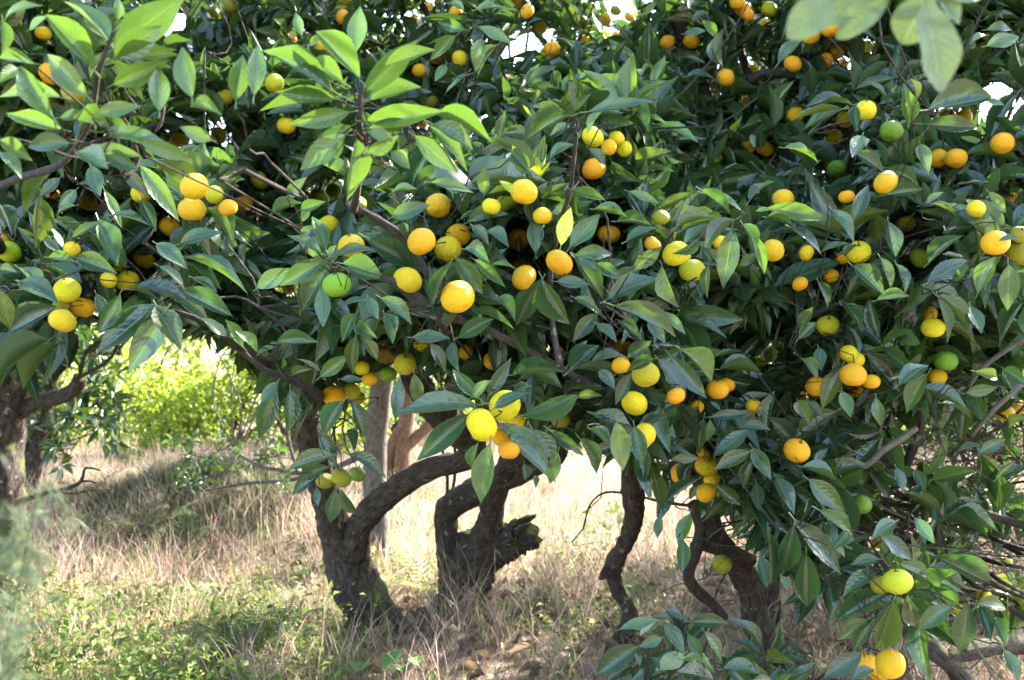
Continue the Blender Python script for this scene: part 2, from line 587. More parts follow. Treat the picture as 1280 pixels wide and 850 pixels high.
# ------------------------------------------------------------------ ground
def ground_h(x, y):
    x = np.asarray(x, float); y = np.asarray(y, float)
    h = .05 * np.sin(x * 1.7 + .6) * np.cos(y * 1.3) + .03 * np.sin(x * 4.1 + y * 3.3)
    h = h + .34 * np.exp(-(((x + 2.15) / .85) ** 2 + ((y - 6.7) / .75) ** 2))
    h = h + .12 * np.exp(-(((x + 3.3) / .7) ** 2 + ((y - 6.2) / .6) ** 2))
    h = h + .10 * np.exp(-(((x + 0.9) / .6) ** 2 + ((y - 6.0) / .5) ** 2))
    return h * np.clip((y - 1.5) / 3, 0, 1) * np.clip((40 - np.hypot(x, y)) / 20, 0, 1)


def build_ground():
    ax = np.concatenate((np.linspace(-400, -14, 10), np.linspace(-12, 12, 90), np.linspace(14, 400, 10)))
    ay = np.concatenate((np.linspace(-400, -6, 8), np.linspace(-4, 16, 80), np.linspace(18, 400, 12)))
    X, Y = np.meshgrid(ax, ay)
    V = np.stack((X, Y, ground_h(X, Y)), -1).reshape(-1, 3)
    w = len(ax)
    i = np.arange(len(ay) - 1)[:, None] * w
    j = np.arange(w - 1)[None, :]
    q = np.stack((i + j, i + j + 1, i + w + j + 1, i + w + j), -1).reshape(-1, 4)
    o = link('ground', mesh_np('ground', V, q, ground_material()))
    tag(o, 'dry orchard floor under the citrus trees', kind='structure')


def blades(name, n, sampler, hgt, wid, tints, lean, label, mat=None, segs=3, sink=.02):
    """grass blades as narrow bent strips; sampler(n) -> x, y"""
    x, y = sampler(n)
    n = len(x)
    z = ground_h(x, y) - sink
    h = hgt(x, y) * rng.uniform(.55, 1.25, n)
    w = wid * rng.uniform(.6, 1.4, n)
    az = rng.uniform(0, 2 * np.pi, n)
    ln = np.clip(rng.normal(lean, .28, n), .03, 1.35)
    la = rng.uniform(0, 2 * np.pi, n)
    dx, dy = np.cos(la), np.sin(la)
    V = np.zeros((n, segs + 1, 2, 3))
    px, py, pz = x.copy(), y.copy(), z.copy()
    ang = ln * .35
    for k in range(segs + 1):
        ww = w * (1 - (k / segs) ** 1.6 * .92) * .5
        V[:, k, 0] = np.stack((px - np.cos(az) * ww, py - np.sin(az) * ww, pz), -1)
        V[:, k, 1] = np.stack((px + np.cos(az) * ww, py + np.sin(az) * ww, pz), -1)
        st = h / segs
        px = px + dx * np.sin(ang) * st; py = py + dy * np.sin(ang) * st; pz = pz + np.cos(ang) * st
        ang = ang + ln * .75 / segs * 1.7
    t = tints(x, y, n)
    T = np.repeat(t, (segs + 1) * 2, 0)
    b = (np.arange(n) * (segs + 1) * 2)[:, None, None]
    k = np.arange(segs)[None, :, None] * 2
    q = (b + k + np.array((0, 1, 3, 2))[None, None, :]).reshape(-1, 4)
    o = link(name, mesh_np(name, V.reshape(-1, 3), q, mat or M_BLADE, None, T))
    tag(o, label, 'grass', kind='stuff')
    return o


def herb(name, n, sampler, size, hmax, tints, label, cat):
    """small broad leaves on short stems, a mat of weeds"""
    x, y = sampler(n)
    n = len(x)
    z = ground_h(x, y) + rng.uniform(.0, 1, n) ** 1.4 * hmax(x, y)
    leaves = []
    ts = tints(n)
    bag = Bag()
    V, q, uv = SHAPES_FAR[0]
    A = rng.normal(0, 1, (n, 3)); A[:, 2] = np.abs(A[:, 2]) * .6; A /= np.linalg.norm(A, axis=1)[:, None]
    N = rng.normal(0, .5, (n, 3)) + UP
    N -= A * np.sum(N * A, 1)[:, None]; N /= np.linalg.norm(N, axis=1)[:, None]
    X = np.cross(A, N)
    s = size * rng.uniform(.5, 1.3, n)
    R = np.stack((X * (s * .5)[:, None], A * s[:, None], N * s[:, None]), -1)
    VV = np.einsum('nij,vj->nvi', R, V) + np.stack((x, y, z), -1)[:, None, :]
    k = len(V)
    Q = (q[None] + (np.arange(n) * k)[:, None, None]).reshape(-1, 4)
    o = link(name, mesh_np(name, VV.reshape(-1, 3), Q, M_HERB, None, np.repeat(ts, k, 0)))
    tag(o, label, cat, kind='stuff')
# ------------------------------------------------------------------ mandarins: x y radius colour | label   (photograph pixels; distance follows from the size)
# colours: o orange, a amber, y yellow, g yellow green, v olive, G green, b brownish
FRUITS = """
527 302 18 o|deep orange mandarin at the left of the three-fruit clump over the grey branch
573 294 15.6 a|amber mandarin tucked at the upper back of the central three-fruit clump
560 311 16.6 y|yellow mandarin in front with a sunlit white rim in the central clump
509 351 18 y|round yellow mandarin just above the bare grey branch stub
572 371 21 o|large glossy orange mandarin hanging alone beside the grey branch
548 257 16 a|rough amber mandarin hanging alone above the central three-fruit clump
439 307 16 a|amber mandarin half hidden behind the rosette with the lime green fruit
411 281 13 y|yellow mandarin peeping over the top of the pale leaf rosette
421 356 18 L|bright lime green mandarin hanging below the pale leaf rosette
362 358 10 y|small yellow mandarin under the left leaves of the pale rosette
447 256 11 v|olive yellow mandarin behind the tip of the broken grey branch
655 347 16 o|orange mandarin above two drooping leaves, in front of a paler one
650 336 13 y|pale yellow mandarin peeping out behind an orange one over drooping leaves
699 328 17 o|bright orange mandarin beside the drooping leaves, with a darker one below
701 338 15 v|shaded olive mandarin hiding beneath the bright orange one
761 293 14 o|orange mandarin below the dark leaves with a white sun glint
648 299 13 a|amber mandarin split by a narrow dark leaf in front of it
655 240 17 a|sunlit amber mandarin behind a pale yellow leaf in the middle of the crown
678 270 11 y|yellow mandarin behind bare upright twigs
845 317 17 y|large yellow mandarin with a rounded leaf covering its right shoulder
865 338 16 g|greenish yellow mandarin hanging just under a leaf-shouldered yellow one
853 322 7 y|hidden yellow mandarin between the leaf-shouldered pair
826 272 11 v|olive yellow mandarin among the bluish shiny leaves
840 221 9 y|small yellow mandarin above the bluish shiny leaves
816 306 9 o|orange mandarin mostly under a drooping bluish leaf
777 259 8 o|small orange mandarin behind thin white sunlit twigs
741 171 14 y|tall yellow mandarin with a white sunlit edge under the two-tone leaf
742 211 15 o|orange mandarin capped by a shiny leaf, below the tall yellow one
480 444 13 b|brownish olive mandarin topmost of the three over the grey trunk
506 455 14 g|yellow green mandarin beside the brownish one over the grey trunk
485 468 11 G|small green mandarin lowest of the three over the grey trunk
452 460 10 y|yellow mandarin in the shade beside the brownish olive one
462 474 10 a|amber mandarin just above the top of the grey trunk
417 496 14 o|orange mandarin crossed by a dark twig left of the grey trunk
439 489 11 g|greenish mandarin touching the orange one crossed by a twig
448 498 7 v|olive sliver of mandarin below the twig-crossed orange one
406 601 11 v|olive green mandarin at the left of the low hanging trio
427 597 13 v|olive green mandarin in the middle of the low hanging trio
446 593 11 G|green mandarin at the right of the low hanging trio with white rim
602 531 21 y|large lemon yellow mandarin in front of the lowest leaf rosette
631 507 20 y|yellow mandarin crossed by a broad leaf behind the lowest rosette fruit
643 529 14 y|yellow mandarin mostly behind a long leaf at the lowest rosette
626 546 12 a|amber mandarin hidden under the long leaves of the lowest rosette
636 563 8 o|orange sliver of mandarin beneath the lowest rosette
618 452 14 a|amber mandarin behind the upright leaf above the lowest rosette
582 440 8 a|small amber mandarin in shade left of the upright leaf
527 430 7 y|small shaded yellow mandarin under the grey branch
698 435 9 y|narrow yellow mandarin behind leaves near the thin end of the grey branch
701 524 12 v|dull olive mandarin in shade under the long leaf
725 512 8 y|yellow mandarin in the dark under the thin end of the grey branch
807 468 17 g|greenish yellow mandarin under a scalloped leaf
793 504 16 y|yellow mandarin hanging straight below the greenish scalloped-leaf one
803 546 18 y|yellow mandarin hidden behind a broad dark hanging leaf
778 434 13 o|orange mandarin glowing through a gap in the leaves
776 457 10 o|orange sliver of mandarin under a bent leaf
845 495 9 o|orange mandarin in shade right of the drooping leaves
840 391 7 o|small orange mandarin beside the curled leaf edge
897 487 14 o|orange mandarin in front of the shaded pair by the twig
909 481 10 o|orange mandarin at the back of the shaded pair by the twig
870 509 10 a|amber mandarin behind narrow hanging leaves
883 583 14 a|amber mandarin topmost of the four around the forked twig
851 592 13 o|orange mandarin behind a dark leaf left of the four-fruit fork
883 616 13 a|amber mandarin lowest of the four around the forked twig
890 598 11 y|flattened yellow mandarin squeezed between two amber ones
879 566 6 a|small amber mandarin under a curled leaf over the four-fruit fork
903 705 12 v|olive mandarin hanging in front of the leaning trunk
906 679 7 b|brown mandarin in the shade over the leaning trunk
966 313 14 a|amber mandarin with a split skin beside the long bluish leaf
979 249 13 a|amber mandarin mostly under a broad pale leaf
1008 316 9 y|small yellow mandarin behind a curled shiny leaf
1000 355 9 o|dim orange mandarin deep in the bare twigs
1039 345 8 a|amber mandarin in shade under the long leaf
1073 315 15 y|yellow mandarin with a notched bluish leaf at its side
1055 322 9 a|amber mandarin half behind the notched bluish leaf
1150 323 13 v|olive yellow mandarin hanging under a green-lit leaf
1132 280 12 y|yellow mandarin behind a rounded hanging leaf
1035 407 14 g|yellow green mandarin hanging alone against bare twigs
1061 442 11 y|yellow mandarin at the top of the orange cluster of five
1070 450 9 y|yellow mandarin at the upper back of the orange cluster of five
1066 469 16 o|large orange mandarin at the front of the cluster of five
1089 477 11 a|amber mandarin at the right of the cluster of five
1065 486 12 o|orange mandarin lowest in the cluster of five
1020 483 13 o|orange mandarin hanging left of the cluster of five
1001 500 11 o|orange mandarin half behind a leaf below its lone orange neighbour
962 443 10 g|yellow green mandarin by curled pale twigs in shade
950 455 9 g|smaller yellow green mandarin next to the one by curled twigs
942 508 6 a|tiny amber mandarin beside the pale forked twig
996 563 16 o|large orange mandarin at the edge of the leaves over dark branches
1166 410 14 y|yellow mandarin below two broad bluish leaves
1162 393 10 a|amber mandarin tucked under the broad bluish leaf
1182 451 14 G|green and yellow mandarin over a paler one near the bare branches
1172 471 11 y|yellow mandarin below the green and yellow one
1257 517 11 a|amber mandarin beneath a dark leaf in the bare branches
1272 511 9 a|amber mandarin behind its twin beneath the dark leaf
1076 631 13 G|dark green glossy mandarin in front of the bare branches
1122 727 18 g|large yellow green mandarin at the centre of the low leaf rosette
1113 830 18 a|large blushing amber mandarin at the bottom edge
1082 828 15 o|orange mandarin beside the blushing one at the bottom edge
1099 842 12 o|orange mandarin behind the blushing one at the bottom edge
1097 678 8 o|orange sliver of mandarin above the low leaf rosette
1101 731 7 v|olive mandarin hidden behind the low rosette fruit
1230 747 11 y|yellow mandarin above the dark leaves near the low limb
1256 703 9 g|yellow green mandarin in the tangle of dark branches
1196 761 8 y|small yellow mandarin behind a curled dark leaf
1244 304 17 a|large amber mandarin with white sun glare along its top
1275 316 16 v|olive mandarin at the picture edge beside the glaring amber one
1275 293 9 v|olive mandarin just above its bigger olive neighbour at the edge
1265 252 11 o|orange mandarin ringed by sunlight near the bright gap
1220 261 10 y|yellow mandarin under a sunlit white leaf edge
1253 179 14 o|orange mandarin crossed by a thin twig in the bright gap
1172 198 12 o|washed orange mandarin at the left of the backlit pair
1195 198 13 o|washed orange mandarin at the right of the backlit pair
1184 146 10 o|orange mandarin under the long two-tone green leaf
1205 147 10 a|amber mandarin at the back under the long two-tone leaf
1107 228 15 a|lumpy amber mandarin over a dark level leaf
1046 211 12 G|glossy green mandarin above the lumpy amber one
1114 164 14 G|pale green mandarin under the backlit oval leaf
1057 149 11 y|yellow mandarin left of the leaf that splits a pair
1082 138 13 y|yellow mandarin with a white rim behind the splitting leaf
1043 171 10 y|yellow white-topped mandarin below the split pair
1058 246 9 o|orange mandarin hidden behind a dark shiny leaf
994 144 11 a|amber mandarin with a dark notch beside the thick limb
935 184 9 a|amber mandarin behind hanging leaves at the thick limb
956 186 10 a|amber mandarin right of the hanging leaves at the thick limb
935 128 9 a|shaded amber mandarin beside the bent branch
907 97 11 o|orange mandarin catching the sun above a blue shaded leaf
893 109 9 o|orange mandarin under the blue shaded leaf
930 83 8 y|left one of two slim yellow mandarins near the bent branch
941 87 8 y|right one of two slim yellow mandarins near the bent branch
864 51 10 o|orange mandarin under a small blue leaf near the sky
834 53 9 o|orange mandarin ringed by a backlit leaf
922 4 10 o|orange mandarin at the top of the upper hanging trio
930 12 10 o|orange mandarin in the middle of the upper hanging trio
934 18 9 o|orange mandarin at the bottom of the upper hanging trio
962 11 10 g|olive green mandarin beside the upper hanging trio
957 30 8 y|yellow mandarin under the olive green one at the top
884 9 6 o|tiny orange mandarin at the top next to the upper trio
991 80 11 o|orange mandarin behind a blue leaf under the broad pale leaves
1014 44 11 a|amber mandarin left of a pair touching the broad pale leaves
1038 36 11 o|orange mandarin right of a pair touching the broad pale leaves
1033 75 9 o|orange mandarin hanging below the broad pale leaf pair
1046 65 9 a|amber mandarin behind dark leaves below the broad pale ones
1054 79 7 o|small orange mandarin in deep shade below the broad pale leaves
1083 58 8 g|green yellow mandarin in front of dark branches under broad leaves
243 233 17 a|amber mandarin on top of the stacked pair at the left
240 262 17 o|orange mandarin at the bottom of the stacked pair at the left
268 243 10 g|yellow green mandarin peeping out beside the stacked pair
285 260 10 o|left of the two small orange mandarins beside the stacked pair
304 255 11 o|right of the two small orange mandarins beside the stacked pair
212 284 13 o|orange mandarin with a torn leaf across it below the stacked pair
177 241 13 y|yellow mandarin under a long pointed leaf tip
111 254 11 y|yellow mandarin with a leaf shadow in the left crown
66 245 9 o|orange mandarin behind a blue leaf in the left crown
223 175 10 y|yellow mandarin at the end of a long light leaf
273 170 10 y|yellow mandarin in shade under the round light leaf
324 225 11 g|yellow green mandarin on a dark twig in the left crown
320 279 8 y|small yellow mandarin over the bent limb
358 157 12 y|yellow mandarin crossed by the tip of a light leaf
324 174 8 G|green mandarin in shade next to a dark oval leaf
398 245 10 v|dark olive mandarin at the top of the shaded green trio
403 249 9 g|yellow green mandarin lowest of the shaded green trio
417 239 10 G|glossy green mandarin at the right of the shaded green trio
476 191 9 a|amber mandarin behind the crossing leaf stalks
459 217 6 g|small yellow green mandarin behind the leafy upright shoot
343 104 12 g|greenish yellow mandarin behind the long light leaves
281 122 11 y|yellow mandarin behind the upright light leaf
334 56 8 o|orange mandarin beside a bluish leaf near the top left gap
365 48 7 o|orange mandarin behind an upright young leaf near the top
402 58 9 y|yellow mandarin behind a young pointed leaf near the top
288 7 9 v|olive mandarin uppermost of the three beside the dark limb
283 17 8 v|olive mandarin at the front of the three beside the dark limb
267 15 8 v|dark olive mandarin at the left of the three beside the dark limb
258 39 7 G|dull green mandarin hanging under the dark limb
54 42 10 y|yellow mandarin under a rounded dark leaf at the top left
63 92 14 o|orange mandarin behind light leaves at the top left
92 114 15 v|brownish yellow mandarin in shade behind a long light leaf
73 122 12 o|orange mandarin low behind the brownish shaded one
12 315 14 g|yellow green mandarin with a bright glint at the left edge
5 297 8 o|orange mandarin just above the glinting one at the left edge
90 311 7 y|tiny round yellow mandarin in the left crown shade
106 293 7 y|yellow sliver of mandarin under an arched leaf
84 363 16 y|yellow mandarin with a blue leaf tip hanging over it
103 384 15 o|orange mandarin right of the leaf-tipped yellow one
78 401 16 y|yellow mandarin at the bottom, over the mossy trunk
76 382 9 v|olive mandarin squeezed between the two above the mossy trunk
159 351 14 y|clear yellow mandarin hanging over broad blue leaves
180 324 13 y|yellow mandarin half covered by a narrow level leaf
136 350 10 y|yellow mandarin behind a long hanging leaf
147 338 8 y|narrow yellow mandarin right of a long hanging leaf
524 88 9 o|left one of the side by side amber mandarins under the sky gap
540 88 8 a|right one of the side by side amber mandarins under the sky gap
545 73 8 o|orange mandarin above the side by side pair
575 73 10 y|yellow mandarin right of the side by side pair
541 128 9 v|olive yellow mandarin below the side by side pair
607 152 6 o|small mandarin deep in the dim leaves below the white sky gap
599 167 8 y|small mandarin deep in the dim leaves below the white sky gap
527 155 7 o|small mandarin deep in the dim leaves below the white sky gap
612 195 6 o|small mandarin deep in the dim leaves below the white sky gap
570 16 9 o|orange mandarin behind the leafy spray at the top
690 61 10 o|orange mandarin beside the white sky gap
659 14 9 o|orange mandarin at the top above the white sky gap
676 34 8 a|amber mandarin crossed by a twig near the white sky gap
727 26 8 v|olive mandarin right of the white sky gap
732 53 8 o|orange mandarin on a dark branch right of the sky gap
758 24 8 o|small mandarin close to the bright sky gaps along the top edge
787 21 7 o|small mandarin close to the bright sky gaps along the top edge
770 13 7 v|small mandarin close to the bright sky gaps along the top edge
770 44 6 o|small mandarin close to the bright sky gaps along the top edge
646 2 8 o|small mandarin close to the bright sky gaps along the top edge
536 8 7 o|small mandarin close to the bright sky gaps along the top edge
549 3 7 v|small mandarin close to the bright sky gaps along the top edge
518 25 7 o|small mandarin close to the bright sky gaps along the top edge
465 55 8 v|olive mandarin under the tall light leaf tip
461 19 8 b|brown mandarin against the sky behind light leaf tips
428 21 9 o|orange mandarin beside the tall light leaf tip
432 2 8 y|yellow mandarin at the very top edge above the tall light leaf
761 184 8 a|small mandarin in the dim cluster right of the tall yellow one
771 173 8 y|small mandarin in the dim cluster right of the tall yellow one
780 186 6 y|small mandarin in the dim cluster right of the tall yellow one
799 195 6 o|small mandarin in the dim cluster right of the tall yellow one
660 119 7 o|small mandarin deep in the dim leaves below the white sky gap
638 102 7 o|small mandarin deep in the dim leaves below the white sky gap
614 258 8 y|small yellow mandarin behind a pale level leaf
888 278 8 y|small yellow mandarin under the white-lined leaf fan
901 304 8 y|yellow sliver of mandarin behind the long bluish leaf
"""
FCOL = {'L': (0.22, 0.44, 0.03), 'o': (0.86, 0.39, 0.004), 'a': (0.83, 0.47, 0.005), 'y': (0.78, 0.57, 0.007), 'g': (0.44, 0.46, 0.010),
        'v': (0.25, 0.25, 0.012), 'G': (0.10, 0.25, 0.015), 'b': (0.26, 0.17, 0.03)}

# ------------------------------------------------------------------ leaves that can be told apart: base x, base y, tip x, tip y, width, kind
# kind: m mature, l young and light, y yellow, backlight put into the tint, b mature turned to the sky, w pale; ^ lies in front of the fruit it crosses
LEAVES = {
    (0, 0, 1.15): """470 350 240 70 110 l;435 480 210 258 110 l;310 490 0 465 65 l;548 215 350 -20 120 l;545 200 410 70 70 l;575 240 900 -10 170 l;565 295 800 130 130 l;570 300 870 255 55 l;
565 425 830 300 110 l;795 560 790 335 110 l;960 490 905 240 115 l;1180 510 1210 285 115 l;1268 480 1290 230 90 l;485 570 685 520 75 l;970 535 1090 560 90 l;1060 700 908 640 105 l;
25 95 160 -10 110 l;10 100 10 270 60 l;90 340 0 400 110 l;180 320 0 290 50 l;270 590 120 350 95 l;320 650 60 585 75 l;355 715 115 715 80 m;360 600 660 640 50 l;500 660 870 705 50 l;
300 590 450 580 60 m;700 715 960 790 80 l;450 740 690 770 50 l;0 700 150 790 80 l;0 760 110 850 80 l;385 760 540 860 110 b;530 770 700 850 70 b;585 100 600 -10 60 l;145 150 240 90 70 m""",
    (320, 0, 1.3): """520 400 310 150 110 l;500 260 520 50 90 l;390 460 50 260 95 l;440 420 200 295 100 l;395 495 110 460 60 l;400 490 30 530 40 l;470 560 180 620 95 l;480 630 265 750 60 m;450 670 240 848 100 l;
500 690 480 980 80 l;430 700 370 840 80 l;515 500 790 210 100 l;640 330 880 235 60 l;570 500 800 415 80 l;550 600 910 555 65 l;560 640 790 610 60 l;560 760 700 680 90 l;900 570 1170 690 55 l;860 620 1070 820 65 l;
880 620 1080 720 110 b;790 680 1000 850 100 m;560 660 690 690 70 l;680 760 770 850 80 l""",
    (320, 0, 2.7): """1050 100 830 90 34 m;1050 150 910 110 60 m;1040 60 960 -10 50 m;1100 50 1240 15 45 m;1110 135 1270 205 45 l;1080 210 1110 300 60 m;1000 180 870 280 60 l;1130 190 1090 340 70 l;1210 225 1100 350 50 b;
1060 360 940 470 60 b;1220 700 1240 560 75 b;950 320 900 400 60 b;230 180 200 70 60 l;270 230 320 170 50 l;265 285 260 235 40 l""",
    (640, 0, 1.9): """380 560 700 525 70 m;310 560 390 470 75 m;300 580 80 670 75 m;300 640 180 650 40 m;450 560 360 640 60 b;320 610 340 680 40 b;150 820 170 680 80 m;190 790 300 710 70 m;0 760 80 860 100 m;380 740 460 830 60 b^""",
    (640, 0, 3.2): """215 190 315 215 40 b;90 400 215 310 50 m;900 110 980 60 35 b;950 100 1040 190 60 l;860 170 965 150 45 b;1050 330 1040 150 50 m;870 385 1000 370 50 b;960 440 1020 410 60 b^;1090 410 1100 480 60 m;1060 848 1200 820 50 b;1240 740 1250 640 70 m;1200 670 1210 740 50 m""",
    (960, 0, 2.4): """415 520 200 470 55 b;370 545 130 575 60 b;375 545 190 660 70 b;440 530 440 650 80 m^;700 620 690 440 95 l;740 510 730 400 110 m;800 550 1090 510 85 m;770 620 1050 630 40 m;640 640 750 650 60 b;990 770 1270 765 45 b;80 740 270 760 60 l;
470 680 420 800 100 m;430 760 580 840 80 m;650 700 620 850 80 b;760 720 800 840 90 m;50 320 170 180 60 b;1070 500 1180 520 60 l;1090 150 1240 130 70 m;1020 210 1110 150 50 l;1090 230 1240 190 60 l""",
    (0, 212, 1.95): """270 -5 95 220 70 m;200 130 180 380 100 m;300 40 210 130 70 b;380 100 290 190 90 m;380 180 270 220 40 b;450 -20 500 120 90 m;600 -10 740 120 60 m^;700 -20 890 230 45 l^;520 100 600 285 50 l;0 180 60 310 80 m;250 290 320 390 60 b;215 340 300 420 60 m;
360 340 500 250 25 m;490 250 580 480 85 m;700 150 780 300 60 m;560 230 740 240 40 m;900 370 1090 290 75 m;1030 190 1170 350 80 m;800 60 940 145 60 m;780 370 920 460 95 m;790 480 940 570 80 b;930 440 1240 520 70 b;380 440 560 500 100 m;
240 440 380 460 50 m;215 470 390 580 100 b^;90 490 215 610 60 b;100 560 250 600 150 m;40 820 290 700 110 m;0 600 50 800 90 m;0 500 80 510 50 m;660 600 940 630 55 b;800 650 650 590 50 b;780 670 520 908 110 b;790 690 600 870 110 m;
830 710 650 1000 140 m;780 680 900 880 150 b;890 660 1040 740 70 b;890 600 1150 740 80 m;960 540 1080 600 50 b;480 620 540 760 60 m;600 620 500 800 80 m;1140 832 1008 744 104 l;1220 892 1120 760 120 l;1288 912 1220 800 112 l;670 420 800 410 40 m^""",
    (320, 212, 1.85): """350 400 285 230 90 m;385 400 410 270 60 m^;330 420 160 345 75 m;345 450 125 575 95 m;360 490 205 715 110 m;370 480 400 370 80 l;320 590 340 775 70 m;400 430 580 375 60 m^;430 470 625 510 100 m;460 500 620 540 60 m;470 610 500 510 60 l;550 340 815 495 110 m;
220 340 290 280 60 m;970 470 870 670 70 m;1000 440 1130 610 90 m;870 560 820 600 80 m;1040 400 1160 440 100 m;1090 450 1240 580 55 m;680 240 840 170 110 m;680 120 800 95 50 b;870 65 1090 90 40 l;1140 120 1140 -10 90 l;1050 270 1250 220 70 l;1020 250 1150 190 40 b;
1150 310 1260 380 110 m;1080 280 1160 360 70 m;1170 480 1290 460 70 b;1010 840 1180 750 100 m;80 220 220 160 70 m;225 200 340 160 70 m;160 130 230 60 90 m;230 260 280 170 60 m;5 595 160 495 80 m;420 690 570 620 50 b;430 640 560 560 90 m;560 640 610 740 70 m;
620 640 780 750 80 m;640 720 690 850 90 m;500 720 430 850 80 m;500 780 590 830 90 m;780 840 960 850 70 m;1210 640 1290 740 100 m""",
    (640, 212, 1.95): """150 550 20 770 120 m;150 540 270 770 110 m;220 560 380 580 70 m;310 430 510 410 80 m;310 440 460 620 75 m;420 470 540 540 90 m;330 430 420 490 80 m;475 650 725 510 110 m;505 680 830 800 70 m;310 640 440 700 80 m;430 720 310 850 80 m;610 500 740 390 100 m;
750 480 830 680 90 m;570 360 720 280 70 b;410 200 570 230 60 b;520 260 690 270 70 m;290 390 430 225 90 m;245 380 295 200 90 y;120 420 110 225 80 l;40 420 40 330 45 m^;940 100 1090 210 60 m;960 120 1180 180 40 l;860 210 920 95 70 b;820 290 990 210 40 b;
840 310 1050 230 45 l;1120 250 950 390 75 b;1100 290 1060 580 110 b;1150 270 1220 400 80 b;1185 160 1290 20 80 b;1220 210 1290 190 40 l;950 390 1000 470 60 m;930 345 815 420 80 m^;1220 330 1270 520 60 l;1140 480 1220 420 70 m;980 480 970 630 55 m;580 110 730 160 35 l;
540 760 640 830 80 m;680 740 760 850 90 m;760 710 860 820 50 l;420 770 520 850 100 m;300 100 460 150 60 l;10 120 -60 60 60 y^""",
    (960, 212, 2.25): """-10 190 300 240 65 l;-10 240 130 275 50 b;320 200 440 330 110 m;420 260 500 80 70 m;580 130 760 110 55 m;590 -5 750 70 50 m;820 170 950 210 50 m;790 170 870 110 60 m;600 260 630 430 75 m^;480 345 590 390 70 m;110 290 290 390 60 m;80 370 180 370 70 b;
270 410 400 360 70 m;380 440 445 370 50 b^;30 590 340 450 85 m;420 480 580 620 130 m;560 440 650 600 80 m;640 470 700 600 80 m;540 655 700 630 50 l;800 565 1000 450 75 m;790 590 985 670 95 b;820 620 700 775 120 b^;840 630 1000 800 100 b;1010 680 1060 820 110 m;
850 640 930 850 60 m;370 680 470 800 100 m;160 800 230 690 80 m;150 850 240 760 60 m;800 470 960 330 90 m;930 560 1010 480 90 m;1050 620 1140 450 90 l;1200 470 1210 700 110 m;1080 60 940 70 40 b;1100 110 1190 210 50 l;250 560 300 680 70 m;1250 340 1160 350 40 b^""",
    (320, 424, 1.95): """100 240 10 500 100 m;170 250 175 450 75 b;110 210 30 320 80 b;270 350 190 490 70 m;440 310 330 480 110 m;480 310 550 480 90 m;480 450 490 550 80 m;320 450 400 630 75 m;460 575 645 665 50 m;390 580 165 640 80 m;370 640 190 690 60 m;320 680 180 770 60 m;400 750 370 920 80 m;
430 750 500 890 60 m;300 740 310 830 50 m;320 190 455 80 90 l;180 180 270 150 60 l;140 140 130 90 50 l;500 -20 480 170 75 m;720 190 700 400 65 m;790 170 810 330 80 m;540 -10 600 100 60 m;870 20 960 150 70 m;990 10 1000 150 90 m;0 90 75 20 80 l;100 20 300 10 70 m;210 100 320 150 60 b;420 200 530 210 40 m^""",
    (320, 424, 1.7): """1110 330 720 400 120 m;1070 370 825 595 120 m;1120 300 990 160 70 m;1170 520 1120 810 110 m;1110 520 1070 660 70 m;1160 290 1270 100 70 m;1200 170 1210 -40 100 m^;1190 350 1340 250 110 m^;1220 420 1500 690 150 m;1080 290 1180 210 90 m""",
    (640, 424, 1.9): """0 180 240 150 70 m;50 380 330 290 100 m;330 290 440 280 60 m;0 280 100 230 80 m;280 165 430 30 90 m;280 130 370 10 70 m;400 110 590 60 70 m;580 90 700 10 90 m;720 30 840 50 60 b;710 100 580 150 60 m^;730 100 870 260 75 m;790 80 965 280 85 m;840 50 1020 190 70 l;
600 160 525 320 60 m;610 235 830 350 60 m;410 370 640 430 70 b;520 410 550 640 110 l;610 430 650 620 115 m^;390 450 490 530 90 m;330 490 440 660 60 m;180 450 355 580 60 m;100 450 200 640 90 m;230 560 190 720 70 m;60 620 60 710 80 m;120 680 120 735 50 m;440 150 510 240 90 m""",
    (640, 424, 2.3): """1040 150 1240 150 60 b;1010 90 1140 50 40 b;1040 190 1200 230 60 m;1010 290 1180 340 55 m;990 390 1170 375 55 m;1180 450 1020 580 80 m;1190 560 1020 660 100 m;1200 540 1290 690 110 m;1210 600 1150 740 80 m;1220 720 1240 850 100 m;1150 440 1280 440 90 m;
990 310 1040 360 50 m;930 330 870 530 70 m^;960 390 930 570 70 m;990 400 980 520 60 m;740 360 840 330 90 b;915 610 850 740 80 m^;930 700 770 810 40 m;1010 720 1150 830 60 m;950 720 890 800 50 m;800 600 930 590 50 m""",
    (960, 424, 2.25): """340 360 140 490 90 m;0 390 120 530 110 m;150 310 200 400 120 m;200 310 270 380 70 m;0 560 100 610 160 m;170 640 340 700 70 m;235 630 290 550 50 m;40 690 130 840 140 m;60 280 150 290 40 b^;370 140 270 340 90 m;370 260 410 390 100 l;480 60 640 260 130 m;650 230 810 100 90 m;
800 170 690 360 90 m;250 40 270 150 90 m;170 100 250 180 90 m;330 10 360 120 60 m;370 0 360 80 70 m;540 290 560 430 60 m;990 270 1140 240 80 m;1030 160 1150 190 60 m;1180 150 1290 230 110 m;870 320 1030 350 80 b;1140 700 1240 620 110 m;950 560 1060 520 70 b;
1060 570 1180 500 80 m;1210 440 1280 380 80 m;200 700 380 850 130 m;640 640 680 760 70 b;730 650 780 760 80 b;1140 380 1240 300 60 b^""",
    (640, 637, 2.3): """890 20 840 190 100 l;740 30 730 140 60 m;850 150 850 310 90 m;1240 230 1270 390 100 m""",
